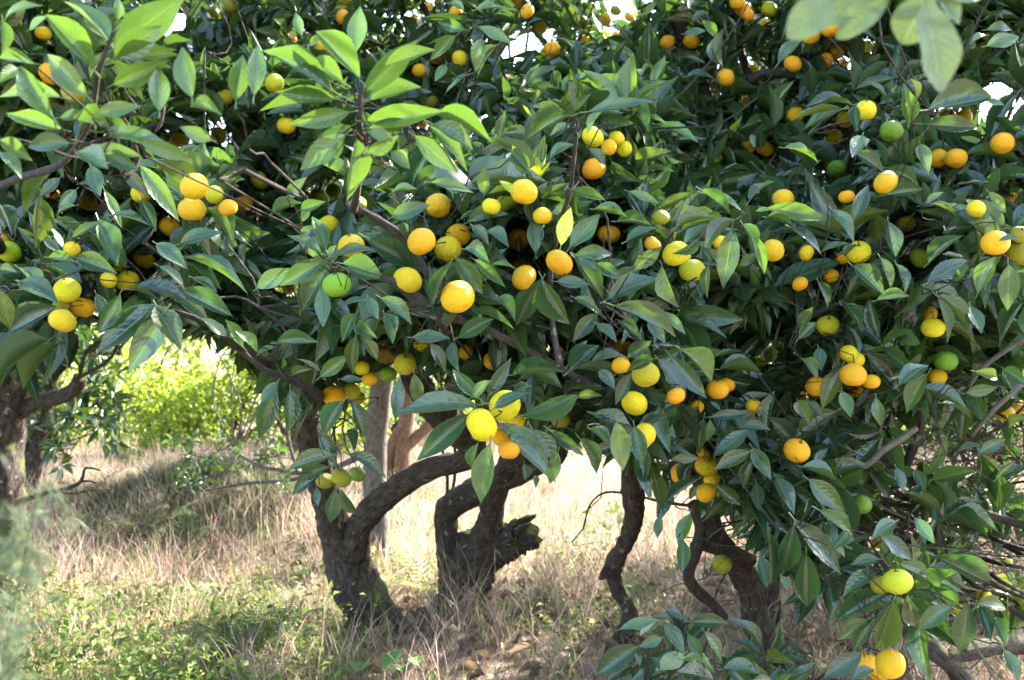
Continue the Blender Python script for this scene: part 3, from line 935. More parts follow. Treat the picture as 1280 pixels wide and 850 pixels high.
    (960, 637, 2.0): """130 50 340 310 100 m;130 80 70 320 130 m;190 220 200 475 115 m;60 330 100 410 70 l;0 100 20 380 80 m;250 0 470 130 80 m;300 60 330 160 100 m;400 110 340 190 80 m;640 60 530 130 90 b;560 130 720 240 90 m;560 250 420 270 70 m;550 310 370 420 80 m;600 410 340 560 100 m;
630 450 545 700 120 m;660 560 660 740 110 m;520 560 430 700 70 m;500 550 345 640 70 m;700 420 740 620 110 m;640 430 700 540 70 m;650 270 870 360 70 m;770 330 955 500 60 m;830 230 1135 360 95 m;920 480 750 590 90 m;1000 470 960 700 105 m;1040 470 1220 480 70 m;
1060 480 1110 640 120 m;1140 540 1190 660 110 m;730 40 830 160 90 m;470 710 290 840 110 m;530 800 420 850 80 m;1180 700 1260 850 120 m;330 200 390 230 30 b""",
}
SHRUB_LEAVES = {
    (640, 637, 1.9): """540 600 720 545 50 m;640 680 420 820 110 m;590 780 480 850 90 m;720 560 640 640 100 l;750 640 650 680 70 m;760 560 860 710 110 m;890 560 1080 560 65 m;880 620 950 740 75 m;960 610 1080 760 90 m;720 550 790 550 40 b;770 500 860 550 80 m;860 720 730 800 120 w;
850 750 1010 800 90 w;1010 850 850 800 140 m;1050 800 1240 820 70 m;690 740 740 800 60 m;620 700 640 780 50 b;1320 860 1470 800 90 b;1310 870 1200 860 80 m;700 860 620 950 110 m;900 860 960 980 120 m;1100 860 1180 960 100 m;560 860 480 960 100 m""",
}
# ------------------------------------------------------------------ layout helpers
fr = []
for ln in FRUITS.strip().splitlines():
    head, lab = ln.split('|')
    x, y, r, c = head.split()
    r = float(r)
    R = .0305 * random.uniform(.93, 1.05) if r > 9 else .028 * random.uniform(.93, 1.05)
    d = min(F * R / r, 5.4)
    fr.append([float(x), float(y), r, c, lab.strip(), d])
for f in fr:                                     # half hidden fruit of a near clump hang at the clump's distance
    if f[2] >= 12: continue
    best = None
    for g in fr:
        if g[2] >= 13.5 and math.hypot(f[0] - g[0], f[1] - g[1]) < 55 and (best is None or g[5] < best[5]): best = g
    if best is not None and f[5] > best[5] + .12:
        f[5] = best[5] + .11
        f[2] = max(f[2], .021 * F / f[5])
for a_ in range(len(fr)):                        # touching fruit: the smaller one sits behind
    for b_ in range(len(fr)):
        A, B = fr[a_], fr[b_]
        if a_ == b_ or B[2] > A[2] or (B[2] == A[2] and b_ < a_): continue
        for _ in range(40):
            pa, pb = at(A[0], A[1], A[5]), at(B[0], B[1], B[5])
            if np.linalg.norm(pa - pb) >= (A[2] * A[5] + B[2] * B[5]) / F * .97: break
            B[5] = B[5] + .006 if B[5] >= A[5] - .02 else B[5] - .006
FX = np.array([f[0] for f in fr]); FY = np.array([f[1] for f in fr]); FR = np.array([f[2] for f in fr]); FD = np.array([f[5] for f in fr])
FRAD = FR * FD / F

_sel = (FR >= 8)


def front_depth(px, py):
    """distance of the crown's front face, from the mandarins round about"""
    px = min(max(px, 0), 1280); py = min(max(py, 0), 850)
    w = 1 / (((FX[_sel] - px) / 1.0) ** 2 + (FY[_sel] - py) ** 2 + 900) ** 1.5
    return float(1 / (np.sum(w / FD[_sel]) / np.sum(w)))


LOWX = [-400, 0, 50, 100, 150, 200, 235, 300, 340, 380, 440, 470, 540, 590, 640, 720, 760, 800, 830, 860, 940, 1000, 1040, 1100, 1300, 1700]
LOWY = [450, 440, 450, 385, 385, 405, 395, 440, 490, 505, 500, 430, 450, 500, 535, 545, 545, 570, 620, 590, 660, 700, 740, 770, 790, 830]
GAPS = [(208, 36, 14, 20), (222, 28, 14, 12), (655, 56, 17, 15), (632, 70, 8, 7), (790, 5, 26, 7), (752, 4, 10, 5), (560, 28, 6, 6), (505, 45, 6, 8), (475, 40, 5, 6), (388, 48, 6, 8), (340, 50, 4, 5),
        (688, 40, 4, 4), (608, 52, 4, 5), (1242, 125, 22, 24), (1262, 72, 6, 9), (1215, 190, 5, 6), (870, 20, 4, 5), (720, 75, 4, 4), (300, 60, 3, 3), (1268, 140, 10, 18)]


def in_gap(px, py, grow=0.0):
    for gx, gy, rx, ry in GAPS:
        if ((px - gx) / (rx + grow)) ** 2 + ((py - gy) / (ry + grow)) ** 2 < 1: return True
    return False


def low_edge(px):
    return float(np.interp(px, LOWX, LOWY))


def hides_fruit(p0, p1, slack=1.0):
    """does a leaf from p0 to p1 cover a mandarin that is farther away"""
    for t in (.15, .4, .65, .9):
        p = p0 * (1 - t) + p1 * t
        x, y = proj(p)
        dd = (FX - x) ** 2 + (FY - y) ** 2
        m = dd < (FR * slack + np.where(FR < 9.5, 1.5, min(14, 5 + 18 / p[1]))) ** 2
        if np.any(m & (FD + FRAD > p[1])): return True
    return False


def hides_leaf(p0, p1):
    for t in (.3, .7):
        p = p0 * (1 - t) + p1 * t
        x, y = proj(p)
        i, j = int(x / 8), int(y / 8)
        if 0 <= i < 160 and 0 <= j < 107 and p[1] < ZB[j, i]: return True
    return False


def rvec(s=1.0):
    return rng.normal(0, s, 3)


# ------------------------------------------------------------------ trees
TREES = {}


class Tree:
    def __init__(self, key, name, base, label, bark, group=None, cat='tree'):
        self.root = empty(name, base, label, cat, group)
        self.leaves, self.shoots, self.limb_pts = [], [], []
        self.bark = bark
        self.twigs = Bag()
        TREES[key] = self

    def limb(self, name, rows, rough=.1, sides=14, mat=None, step=.035, attach=True):
        """rows of px, py, distance, half width in pixels"""
        pts = []
        for px, py, d, r in rows:
            pts.append((*at(px, py, d), r * d / F))
        P = spline(pts, step)
        b = Bag()
        b.tube(P, sides, rough, int(abs(rows[0][0] * 7 + rows[0][1])))
        if attach: self.limb_pts.append(P[::3])
        return b.link(name, mat or self.bark, self.root)

    def world_limb(self, name, pts, rough=.06, sides=8, mat=None):
        P = spline(pts, .05)
        b = Bag(); b.tube(P, sides, rough, len(pts))
        self.limb_pts.append(P[::3])
        return b.link(name, mat or self.bark, self.root)


def bend(p0, p1, r0, r1, k=.14, n=5, arch=.1):
    p0, p1 = np.asarray(p0), np.asarray(p1)
    L = np.linalg.norm(p1 - p0)
    t = np.linspace(0, 1, n)[:, None]
    off1, off2 = rvec(k * L), rvec(k * L * .6)
    P = p0 * (1 - t) + p1 * t + off1 * np.sin(np.pi * t) * .6 + off2 * np.sin(2 * np.pi * t) * .5 + UP * arch * L * np.sin(np.pi * t)
    r = r0 + (r1 - r0) * t
    return np.hstack((P, r))


def connect(tree, mat=M_TWIG, d_cell=.8, c_cell=.3, r_branch=.0062, sides=5):
    """twigs carry every shoot to a branch, branches run to the nearest limb"""
    if not tree.shoots: return
    L = np.vstack(tree.limb_pts)
    S = np.array([s for s in tree.shoots])

    def cells(P, size):
        key = np.floor(P / size).astype(int)
        _, inv = np.unique(key, axis=0, return_inverse=True)
        inv = inv.ravel()
        return inv, np.stack([P[inv == k].mean(0) for k in range(inv.max() + 1)])
    ci, C = cells(S, c_cell)
    C = C + np.array((0, .13, -.02))
    di, D = cells(C, d_cell)
    def clear(P, deep=False):
        for q in P:
            x, y = proj(q[:3])
            if deep and 0 < x < 1280 and 0 < y < 850 and q[1] < front_depth(x, y) + .08: return False
            if np.any(((FX - x) ** 2 + (FY - y) ** 2 < (FR + 2) ** 2) & (FD > q[1])): return False
        return True

    def route(p0, p1, r0, r1, k, n, deep=False):
        for m in range(6):
            P = bend(p0, p1, r0, r1, k, n, 0)
            P[:, 1] += np.sin(np.linspace(0, np.pi, n)) * (.03 + .13 * m)
            if clear(P[:-1], deep): return P
        return None
    for k, dpt in enumerate(D):
        v = L[:, :3] - dpt
        dist = np.linalg.norm(v, axis=1) + np.maximum(0, v[:, 2]) * .7 + np.maximum(0, .3 - v[:, 1]) * 1.5
        q = L[int(np.argmin(dist))]
        P = route(q[:3], dpt, min(r_branch * 1.6, q[3] * .8), r_branch * .6, .12, 6, True)
        if P is None: continue
        b = Bag()
        b.tube(spline(P, .06), 7, .1, k)
        b.link('branch', tree.bark, tree.root)
    for k, c in enumerate(C):
        P = route(D[di[k]], c, r_branch * .6, r_branch * .32, .12, 7)
        if P is not None: tree.twigs.tube(P, sides)
    for k, s in enumerate(S):
        P = route(C[ci[k]], s, r_branch * .3, .0013, .12, 5)
        if P is not None: tree.twigs.tube(P, 4)


def shoot(tree, p, axis, n, ln, kind='m', spread=(48, 82), droop=.15, guard=True, stem=True, gapcheck=True, up=.55):
    """a leafy twig end: leaves in a spiral round the axis"""
    axis = unit(axis)
    ref = unit(np.cross(axis, UP + rvec(.05)))
    ref2 = np.cross(axis, ref)
    ph = rng.uniform(0, 6.28)
    length = ln * .1 * n * .35
    ok = 0
    for i in range(n):
        t = i / max(1, n - 1)
        base = p + axis * (t - 1) * length
        an = ph + i * 2.4
        rad = ref * math.cos(an) + ref2 * math.sin(an)
        th = math.radians(spread[1] + (spread[0] - spread[1]) * t + rng.normal(0, 9))
        a = axis * math.cos(th) + rad * math.sin(th)
        a = unit(a - UP * droop * rng.uniform(.4, 1.5))
        L = ln * rng.uniform(.65, 1.15)
        nrm = axis * .7 + UP * up + rvec(.28)
        base = base + a * .012
        tip = base + a * L
        x, y = proj(tip)
        if guard:
            if hides_fruit(base, tip) or hides_leaf(base, tip): continue
            if tip[1] < 1.3: continue
        if gapcheck:
            x2, y2 = proj(base)
            if in_gap(x, y) or in_gap(x2, y2) or in_gap((x + x2) / 2, (y + y2) / 2): continue
            if 90 < x < 800 and y > low_edge(x) + 28: continue
        k = kind
        tree.leaves.append(make_leaf(base, a, nrm, L, L * rng.uniform(.265, .345), k, None))
        ok += 1
    if ok and stem:
        tree.shoots.append(p - axis * length)
        tree.twigs.tube(np.hstack((np.stack((p - axis * length, p)), [[.0017], [.0009]])), 4)


build_ground()

T = Tree
left = T('left', 'mandarin_tree', at(2, 745, 4.8), 'mandarin tree with a mossy upright trunk, cut off by the picture edge', M_BARKM, 'mandarin trees of the orchard')
fork = T('fork', 'mandarin_tree', at(465, 770, 4.35), 'mandarin tree with a leaning trunk that forks low into two arching limbs', M_BARK, 'mandarin trees of the orchard')
stump = T('stump', 'mandarin_tree', at(578, 760, 4.55), 'mandarin tree with two bent stems and a broken off mossy stub', M_BARKM, 'mandarin trees of the orchard')
big = T('big', 'mandarin_tree', at(990, 805, 4.0), 'big spreading mandarin tree in front, laden with fruit, its crooked trunks leaning', M_BARK, 'mandarin trees of the orchard')
pale = T('pale', 'mandarin_tree', at(473, 700, 5.55), 'mandarin tree behind with a straight pale grey trunk', M_PALEBARK, 'mandarin trees of the orchard')
red = T('red', 'mandarin_tree', at(503, 625, 7.6), 'mandarin tree farther back with reddish brown twin stems', M_REDBARK, 'mandarin trees of the orchard')
back = T('back', 'mandarin_tree', at(1085, 670, 6.27), 'shaded mandarin tree standing behind the big laden one', M_BARK, 'mandarin trees of the orchard')
shade = T('shade', 'mandarin_tree', at(40, 655, 6.7), 'dark leaved mandarin tree behind the mossy upright trunk', M_BARK, 'mandarin trees of the orchard')

# left edge tree
left.limb('trunk', [(2, 775, 4.8, 44), (0, 700, 4.8, 34), (-3, 620, 4.8, 31), (-2, 540, 4.8, 31), (2, 480, 4.75, 30), (0, 440, 4.7, 24)], .1, 24)
left.limb('limb', [(0, 470, 4.7, 22), (-20, 400, 4.5, 18), (-10, 300, 4.1, 14), (30, 200, 3.6, 10), (60, 60, 3.2, 7)])
left.limb('limb', [(18, 490, 4.75, 14), (38, 455, 4.6, 12), (46, 415, 4.3, 12), (70, 360, 3.7, 11), (110, 300, 3.2, 9), (150, 230, 2.9, 8)])
left.limb('limb', [(22, 515, 4.78, 11), (48, 502, 4.75, 9), (72, 496, 4.7, 9), (92, 488, 4.65, 9), (99, 472, 4.6, 8)], .14)
left.limb('limb', [(60, 380, 3.9, 9), (10, 330, 3.0, 7), (-10, 250, 2.2, 5), (10, 228, 1.8, 5), (70, 208, 1.5, 4.5), (100, 175, 1.3, 3.4), (116, 140, 1.2, 3.2), (122, 95, 1.16, 3), (142, 40, 1.15, 2.4)], .08, 9, M_TWIG, attach=False)
left.limb('dead_branch', [(26, 626, 4.78, 3.2), (55, 617, 4.7, 3), (82, 611, 4.6, 3), (101, 602, 4.55, 2.4), (107, 585, 4.5, 1.6), (125, 588, 4.5, 1)], .05, 7, attach=False)
left.limb('dead_branch', [(101, 602, 4.55, 1.8), (112, 601, 4.55, 1.4), (120, 604, 4.5, .8)], 0, 6, attach=False)
left.limb('dead_branch', [(70, 614, 4.65, 1.6), (92, 617, 4.6, 1.3), (110, 613, 4.6, 1.2), (135, 612, 4.6, .7)], 0, 6, attach=False)
# leaning forked tree
fork.limb('trunk', [(496, 812, 4.3, 36.0), (472, 780, 4.32, 31.5), (452, 745, 4.33, 29.7), (436, 705, 4.33, 27.9), (424, 672, 4.3, 24.3), (412, 640, 4.2, 18.9), (402, 600, 4.1, 18.0), (392, 560, 4.0, 18.0), (378, 515, 3.9, 18.9), (366, 465, 3.8, 17.1), (345, 408, 3.7, 15.3), (318, 382, 3.65, 15.3), (296, 355, 3.6, 13.5), (281, 334, 3.6, 10.8), (258, 332, 3.5, 8.1), (233, 340, 3.4, 6.3)], .10, 22)
fork.limb('limb', [(440, 690, 4.3, 21), (452, 655, 4.2, 17), (472, 630, 4.1, 16), (505, 605, 4.0, 15), (540, 585, 3.92, 14), (575, 577, 3.85, 14), (592, 560, 3.75, 17), (570, 535, 3.6, 20), (545, 508, 3.4, 20), (520, 478, 3.2, 16), (500, 430, 3.1, 12), (480, 350, 3.1, 10), (470, 240, 3.1, 8)], .09, 18)
fork.limb('limb', [(330, 395, 3.65, 11.2), (318, 330, 3.7, 8.8), (312, 270, 3.9, 8.8), (300, 200, 4.1, 8.0), (293, 95, 4.3, 7.2), (272, 55, 4.4, 7.2)], .12)
fork.limb('limb', [(293, 95, 4.3, 8), (265, 50, 4.4, 8), (215, 55, 4.4, 7), (200, 45, 4.4, 5)], .1)
fork.limb('limb', [(270, 45, 4.4, 8), (245, 12, 4.4, 9), (215, 5, 4.4, 8), (180, -20, 4.4, 7)], .1)
fork.limb('limb', [(300, 92, 4.3, 6), (312, 45, 4.4, 5), (345, 20, 4.5, 4), (400, 18, 4.5, 3)], .1, 8)
fork.limb('limb', [(370, 480, 3.8, 9), (350, 468, 3.0, 7), (310, 442, 2.3, 6), (260, 405, 2.0, 4), (205, 385, 1.98, 3)], .08, 8, M_TWIG, attach=False)
fork.limb('limb', [(378, 520, 3.9, 8), (400, 500, 3.0, 7), (380, 482, 2.2, 5), (330, 462, 1.98, 4), (305, 440, 1.97, 3)], .08, 8, M_TWIG, attach=False)
fork.limb('limb', [(312, 240, 4.0, 10), (300, 90, 4.2, 9), (280, -40, 4.1, 8), (240, -170, 3.6, 7), (190, -330, 3.0, 6), (150, -520, 2.4, 5)], .1, 10)
fork.limb('limb', [(280, -40, 4.1, 7), (120, -160, 3.6, 6), (-60, -330, 2.9, 5), (-150, -520, 2.3, 4)], .1, 10)
# tree with the broken stub
stump.limb('trunk', [(572, 792, 4.5, 42), (576, 760, 4.5, 33), (583, 725, 4.5, 30), (596, 698, 4.5, 30), (612, 685, 4.5, 29), (632, 678, 4.48, 25), (646, 672, 4.45, 22), (655, 669, 4.43, 20), (657, 668, 4.42, 19)], .16, 26, step=.02)
for sx, sy, sd, sr, sl in ((-4, -14, 0, 7, 19), (-2, -9, -.05, 6, 10), (6, 5, -.04, 9, 9), (5, 0, .06, 8, 8)):
    stump.limb('stub_splinter', [(646 + sx, 674 + sy, 4.44 + sd, sr), (655 + sx, 669 + sy, 4.43 + sd, sr * .85), (656 + sx + sl * .6, 668 + sy - sl * .35, 4.42 + sd, sr * .5), (656 + sx + sl, 668 + sy - sl * .55, 4.42 + sd, .6)], .3, 7, step=.012, attach=False)
stump.limb('stem', [(592, 705, 4.5, 26), (606, 680, 4.47, 21), (613, 650, 4.42, 16), (616, 622, 4.36, 16), (628, 595, 4.3, 16), (660, 568, 4.2, 14), (705, 535, 4.1, 13), (750, 480, 4.0, 11), (760, 380, 4.0, 10), (740, 250, 4.1, 9), (720, 100, 4.3, 7)], .10, 18)
stump.limb('stem', [(572, 762, 4.55, 20), (566, 722, 4.56, 17), (562, 690, 4.58, 15), (558, 660, 4.58, 15), (559, 640, 4.56, 16), (573, 626, 4.5, 17), (600, 612, 4.42, 17), (632, 596, 4.34, 17), (665, 585, 4.2, 13), (700, 555, 4.1, 12), (640, 470, 4.0, 10), (600, 330, 4.0, 9), (570, 150, 4.2, 7), (555, 40, 4.4, 5)], .10, 18)
stump.limb('limb', [(555, 60, 4.4, 5.6), (545, 35, 4.4, 5.6), (530, 10, 4.4, 4.8), (515, -30, 4.4, 4.8)], .1, 9)
# straight pale trunk
pale.limb('trunk', [(477, 728, 5.55, 21), (473, 690, 5.55, 17), (470, 640, 5.55, 15), (469, 590, 5.55, 15), (471, 540, 5.5, 14), (476, 490, 5.4, 14), (480, 440, 5.3, 13), (470, 340, 5.3, 12), (440, 200, 5.4, 10)], .06, 18)
pale.limb('limb', [(476, 470, 5.4, 9), (520, 380, 5.5, 8), (600, 260, 5.6, 7), (650, 130, 5.8, 5)], .08, 9)
pale.limb('limb', [(472, 380, 5.3, 9), (400, 280, 5.4, 7), (330, 160, 5.6, 6)], .08, 9)
pale.limb('limb', [(468, 560, 5.5, 5), (430, 580, 5.6, 4), (395, 592, 5.7, 3.5), (355, 588, 5.8, 3), (320, 580, 5.9, 2), (285, 560, 6, 1.2)], .08, 7)
pale.limb('limb', [(400, 592, 5.7, 3), (360, 600, 5.8, 2.5), (310, 604, 5.9, 2), (262, 612, 6.0, 1.2), (225, 614, 6.1, .7)], .06, 7)
red.limb('stem', [(506, 642, 7.6, 12), (504, 600, 7.6, 10), (503, 560, 7.6, 10), (508, 520, 7.6, 10), (512, 440, 7.5, 9), (500, 300, 7.4, 8)], .1, 12)
red.limb('stem', [(491, 640, 7.7, 9), (487, 605, 7.7, 8), (488, 570, 7.65, 8), (496, 545, 7.6, 8), (508, 530, 7.6, 7)], .1, 12)
red.limb('limb', [(505, 560, 7.6, 7), (520, 546, 7.6, 7), (545, 520, 7.6, 6), (600, 430, 7.5, 6), (700, 280, 7.4, 5)], .1, 9)
red.limb('limb', [(510, 450, 7.5, 8), (420, 330, 7.4, 6), (330, 220, 7.3, 5)], .1, 9)
back.limb('trunk', [(1085, 680, 6.27, 16), (1080, 580, 6.2, 14), (1090, 480, 6.1, 13), (1070, 380, 6.0, 12), (1060, 240, 5.9, 10)], .1, 12)
back.limb('limb', [(1085, 450, 6.1, 9), (980, 320, 6.0, 7), (900, 180, 5.9, 6)], .1, 9)
back.limb('limb', [(1080, 420, 6.1, 9), (1180, 300, 6.0, 7), (1240, 200, 5.9, 5)], .1, 9)
shade.limb('trunk', [(40, 665, 6.7, 16), (45, 560, 6.7, 14), (60, 470, 6.6, 12), (50, 380, 6.4, 11), (60, 260, 6.2, 9)], .1, 12)
shade.limb('limb', [(55, 480, 6.6, 8), (100, 440, 6.4, 6), (150, 440, 6.2, 4)], .1, 9)
shade.limb('limb', [(58, 430, 6.5, 8), (150, 330, 6.2, 6), (240, 220, 6.0, 5)], .1, 9)
# the big laden tree
big.limb('trunk', [(1020, 860, 3.75, 23.6), (998, 835, 3.78, 21.6), (972, 812, 3.8, 20.3), (950, 788, 3.8, 18.4), (942, 762, 3.8, 16.4), (938, 738, 3.78, 16.4), (926, 712, 3.72, 15.7), (908, 690, 3.65, 13.1), (892, 662, 3.55, 12.5), (885, 630, 3.5, 12.5), (880, 590, 3.45, 12.5), (870, 540, 3.45, 11.8), (868, 480, 3.5, 13.6), (880, 420, 3.55, 12.8), (900, 340, 3.65, 12.0), (935, 240, 3.8, 10.4), (965, 170, 3.85, 9.6), (1000, 110, 3.9, 11.2)], .11, 22)
big.limb('trunk', [(962, 800, 4.25, 21.3), (960, 760, 4.25, 16.4), (962, 700, 4.25, 13.9), (968, 640, 4.2, 13.9), (985, 580, 4.1, 13.1), (1000, 500, 4.0, 12.3), (1020, 400, 4.0, 13.0), (1040, 280, 3.9, 12.0), (1060, 170, 3.8, 13.0), (1050, 125, 3.7, 14.0), (1010, 95, 3.7, 12.0), (962, 92, 3.7, 7.0), (935, 100, 3.7, 6.0)], .09, 18)
big.limb('stem', [(740, 850, 3.75, 8), (757, 822, 3.8, 8), (772, 805, 3.82, 10), (784, 783, 3.83, 11), (787, 760, 3.83, 10), (775, 742, 3.82, 9), (768, 722, 3.8, 9), (766, 706, 3.75, 12), (776, 688, 3.7, 11), (788, 664, 3.6, 11), (793, 640, 3.5, 12), (790, 600, 3.35, 14), (792, 565, 3.2, 13), (820, 520, 3.2, 11), (865, 470, 3.4, 10)], .14, 14, step=.025)
big.limb('stub_splinter', [(766, 710, 3.74, 9), (757, 716, 3.72, 6), (750, 724, 3.7, 2)], .3, 8, step=.012, attach=False)
big.limb('stem', [(905, 772, 3.55, 6), (888, 752, 3.5, 7), (868, 735, 3.45, 7), (860, 716, 3.42, 7), (868, 690, 3.4, 8), (876, 660, 3.35, 8), (868, 630, 3.3, 9)], .14, 10)
big.limb('limb', [(938, 700, 3.7, 9), (905, 688, 3.55, 10), (880, 680, 3.45, 9)], .14, 9)
big.limb('limb', [(872, 545, 3.40, 8.1), (840, 530, 3.10, 7.5), (800, 505, 2.75, 5.8), (772, 500, 2.50, 4.6), (745, 486, 2.41, 4.6), (700, 460, 2.38, 4.9), (655, 436, 2.30, 4.9), (615, 415, 2.26, 5.2), (585, 402, 2.23, 6.4), (552, 392, 2.21, 7.0), (520, 372, 2.18, 7.0), (495, 353, 2.16, 5.2), (466, 345, 2.15, 4.1)], .16, 14, M_GREYLIMB, step=.02)
big.limb('limb', [(560, 395, 2.23, 5.2), (545, 375, 2.22, 4.6), (528, 330, 2.21, 4.1), (505, 297, 2.18, 4.6), (478, 278, 2.15, 4.6), (455, 264, 2.13, 4.1), (437, 256, 2.11, 4.1), (434, 252, 2.11, 1.7)], .18, 12, M_GREYLIMB, step=.02)
big.limb('limb', [(442, 262, 1.94, 5), (447, 235, 1.7, 4.5), (449, 200, 1.45, 4.5), (450, 165, 1.33, 4), (449, 145, 1.3, 4), (452, 110, 1.3, 3)], .1, 9, M_TWIG)
big.limb('limb', [(700, 458, 2.22, 4.2), (690, 400, 2.3, 3.5), (688, 340, 2.3, 3.5), (700, 280, 2.2, 3.1), (712, 240, 2.1, 2.8), (718, 190, 1.98, 2.8), (722, 150, 1.92, 2.1)], .12, 9, M_GREYLIMB)
big.limb('limb', [(905, 330, 3.65, 9), (880, 240, 3.8, 8), (840, 165, 4.0, 7), (790, 130, 4.2, 5), (740, 95, 4.4, 5), (700, 30, 4.5, 3)], .12, 10)
big.limb('limb', [(1000, 105, 3.85, 9), (960, 150, 3.8, 7), (945, 125, 3.9, 6), (925, 60, 4, 5), (915, 30, 4.1, 4)], .14, 9)
big.limb('limb', [(955, 170, 3.85, 9), (900, 175, 3.9, 7), (850, 155, 4, 6), (826, 145, 4, 4)], .12, 9)
big.limb('limb', [(985, 570, 4.05, 9), (1050, 552, 3.6, 9), (1095, 505, 3.0, 7), (1091, 540, 2.95, 7), (1104, 566, 2.95, 8), (1130, 592, 2.95, 8), (1175, 612, 2.9, 7), (1225, 640, 2.85, 6), (1300, 662, 2.8, 5)], .14, 10)
big.limb('limb', [(1130, 592, 2.95, 6), (1150, 530, 2.9, 6), (1145, 480, 2.85, 5), (1130, 440, 2.7, 5), (1120, 380, 2.6, 4)], .12, 8)
big.limb('limb', [(1035, 592, 2.6, 3.4), (1058, 576, 2.58, 4.2), (1082, 582, 2.56, 4.5), (1102, 564, 2.54, 4.5), (1130, 546, 2.52, 4.2), (1146, 535, 2.5, 3)], .14, 9, M_PALETWIG)
big.limb('limb', [(1212, 482, 2.6, 2.6), (1226, 462, 2.55, 2.8), (1250, 443, 2.5, 3), (1285, 420, 2.45, 3)], .1, 8, M_PALETWIG)
big.limb('limb', [(1290, 470, 2.5, 3), (1255, 500, 2.5, 3), (1235, 520, 2.55, 2.6), (1215, 545, 2.6, 2)], .1, 8, M_PALETWIG)
big.limb('limb', [(1140, 794, 2.85, 10.4), (1165, 812, 2.85, 11.2), (1190, 834, 2.85, 11.2), (1220, 870, 2.85, 12.0)], .14, 12)
big.limb('limb', [(1180, 826, 2.85, 10.4), (1215, 812, 2.9, 11.2), (1260, 806, 3.0, 11.2), (1340, 800, 3.2, 12.0)], .14, 12)
big.limb('limb', [(1150, 800, 2.85, 9), (1142, 770, 2.6, 7), (1130, 740, 2.3, 5), (1112, 715, 2.05, 4), (1095, 690, 2.02, 3)], .1, 9)
big.limb('limb', [(1020, 400, 4.0, 9), (1100, 330, 3.4, 8), (1180, 285, 2.9, 7), (1250, 300, 2.5, 6), (1320, 290, 2.2, 5)], .12, 9)
big.limb('limb', [(1060, 160, 3.8, 9), (1120, 190, 3.3, 7), (1200, 225, 2.9, 6), (1285, 270, 2.7, 5)], .12, 9)
big.limb('limb', [(920, 290, 3.75, 12), (880, 120, 3.9, 10), (820, -40, 3.8, 9), (760, -190, 3.3, 8), (660, -380, 2.7, 6), (500, -560, 2.2, 5)], .1, 10)
big.limb('limb', [(1000, 105, 3.85, 12), (1040, -30, 3.7, 10), (1090, -190, 3.3, 8), (1150, -420, 2.7, 6), (1250, -600, 2.3, 5)], .1, 10)
for k in range(8):                                  # the bundle of dark branches low on the right
    o_ = rng.uniform(-1, 1, 30)
    rows = []
    for m, (x0, y0) in enumerate([(985, 575), (1030, 590), (1075, 606 + 4 * k), (1120, 622 + 8 * k), (1165, 630 + 10 * k), (1210, 642 + 13 * k), (1260, 655 + 15 * k), (1330, 675 + 18 * k)]):
        rows.append((x0 + 14 * o_[m], y0 + 15 * o_[m + 8], 3.9 - .11 * m + .22 * o_[m + 16] + .03 * k, (4.6 - .3 * m) * (1 + .25 * o_[24])))
    big.limb('limb', rows, .16, 8)

# ------------------------------------------------------------------ leaves one can tell apart
ZB = np.full((107, 160), 0.0)          # distance of the traced foliage, to keep filler leaves behind it


def traced(table, pick):
    for (ox, oy, dep), txt in table.items():
        for item in txt.replace('\n', '').split(';'):
            a = item.split()
            bx, by, tx, ty, w = (float(v) / 4 for v in a[:5])
            bx += ox; tx += ox; by += oy; ty += oy
            kind = a[5]
            front = kind.endswith('^')
            kind = kind.rstrip('^')
            d = dep * rng.uniform(.965, 1.035)
            L2 = math.hypot(tx - bx, ty - by)
            near = None
            for t in (.1, .3, .5, .7, .9):
                x, y = bx + (tx - bx) * t, by + (ty - by) * t
                hit = np.where((FX - x) ** 2 + (FY - y) ** 2 < (FR * .98 + w * .25) ** 2)[0]
                for h in hit:
                    if front: near = min(near or 99, FD[h] - FRAD[h] - .015)
                    elif abs(FD[h] - d) < .42: near = max(near or 0, FD[h] + FRAD[h] + .02)
            if near: d = near
            B = at(bx, by, d)
            lift = rng.normal(0, .13) * L2 / F * d
            if L2 < 1.9 * w: lift = -math.sqrt(max(0, (2.1 * w) ** 2 - L2 ** 2)) / F * d * (.6 if not near or front else -.6)
            if near: lift = abs(lift) * (-.3 if front else .6)
            Tt = at(tx, ty, d + lift)
            V = unit(np.array((0, 0, EYE)) - B)
            sky_ = .95 if kind == 'b' else .45
            if oy == 0 and dep < 1.4: sky_ = .25
            nrm = V * (.55 if kind == 'b' else .85) + UP * sky_ + rvec(.22) + np.array((0.05, 0, 0))
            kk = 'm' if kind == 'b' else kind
            if kk == 'm' and rng.uniform() < (.8 if dep <= 1.85 else .22): kk = 'n'  # most near leaves get the lighter tint that stands for flash light
            L = float(np.linalg.norm(Tt - B)) * 1.06
            ax = unit(Tt - B)
            n = unit(nrm - ax * np.dot(nrm, ax))
            cosr = max(.55, abs(float(np.dot(n, V))))
            width = min(max(w / F * d / cosr * 1.02, .28 * L), .43 * L)
            tree = pick((bx + tx) / 2, (by + ty) / 2, d)
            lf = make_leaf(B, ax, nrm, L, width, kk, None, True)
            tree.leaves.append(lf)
            tree.shoots_raw.append(B - ax * .01 + np.array((0, .012, 0)))
            tree.stalks.append((B, kk))
            for t in np.linspace(.1, .9, 7):
                for s in (-.3, 0, .3):
                    x = bx + (tx - bx) * t - (ty - by) / L2 * w * s
                    y = by + (ty - by) * t + (tx - bx) / L2 * w * s
                    i, j = int(x / 8), int(y / 8)
                    if 0 <= i < 160 and 0 <= j < 107: ZB[j, i] = max(ZB[j, i], d + .02)


for t_ in TREES.values(): t_.shoots_raw, t_.stalks = [], []


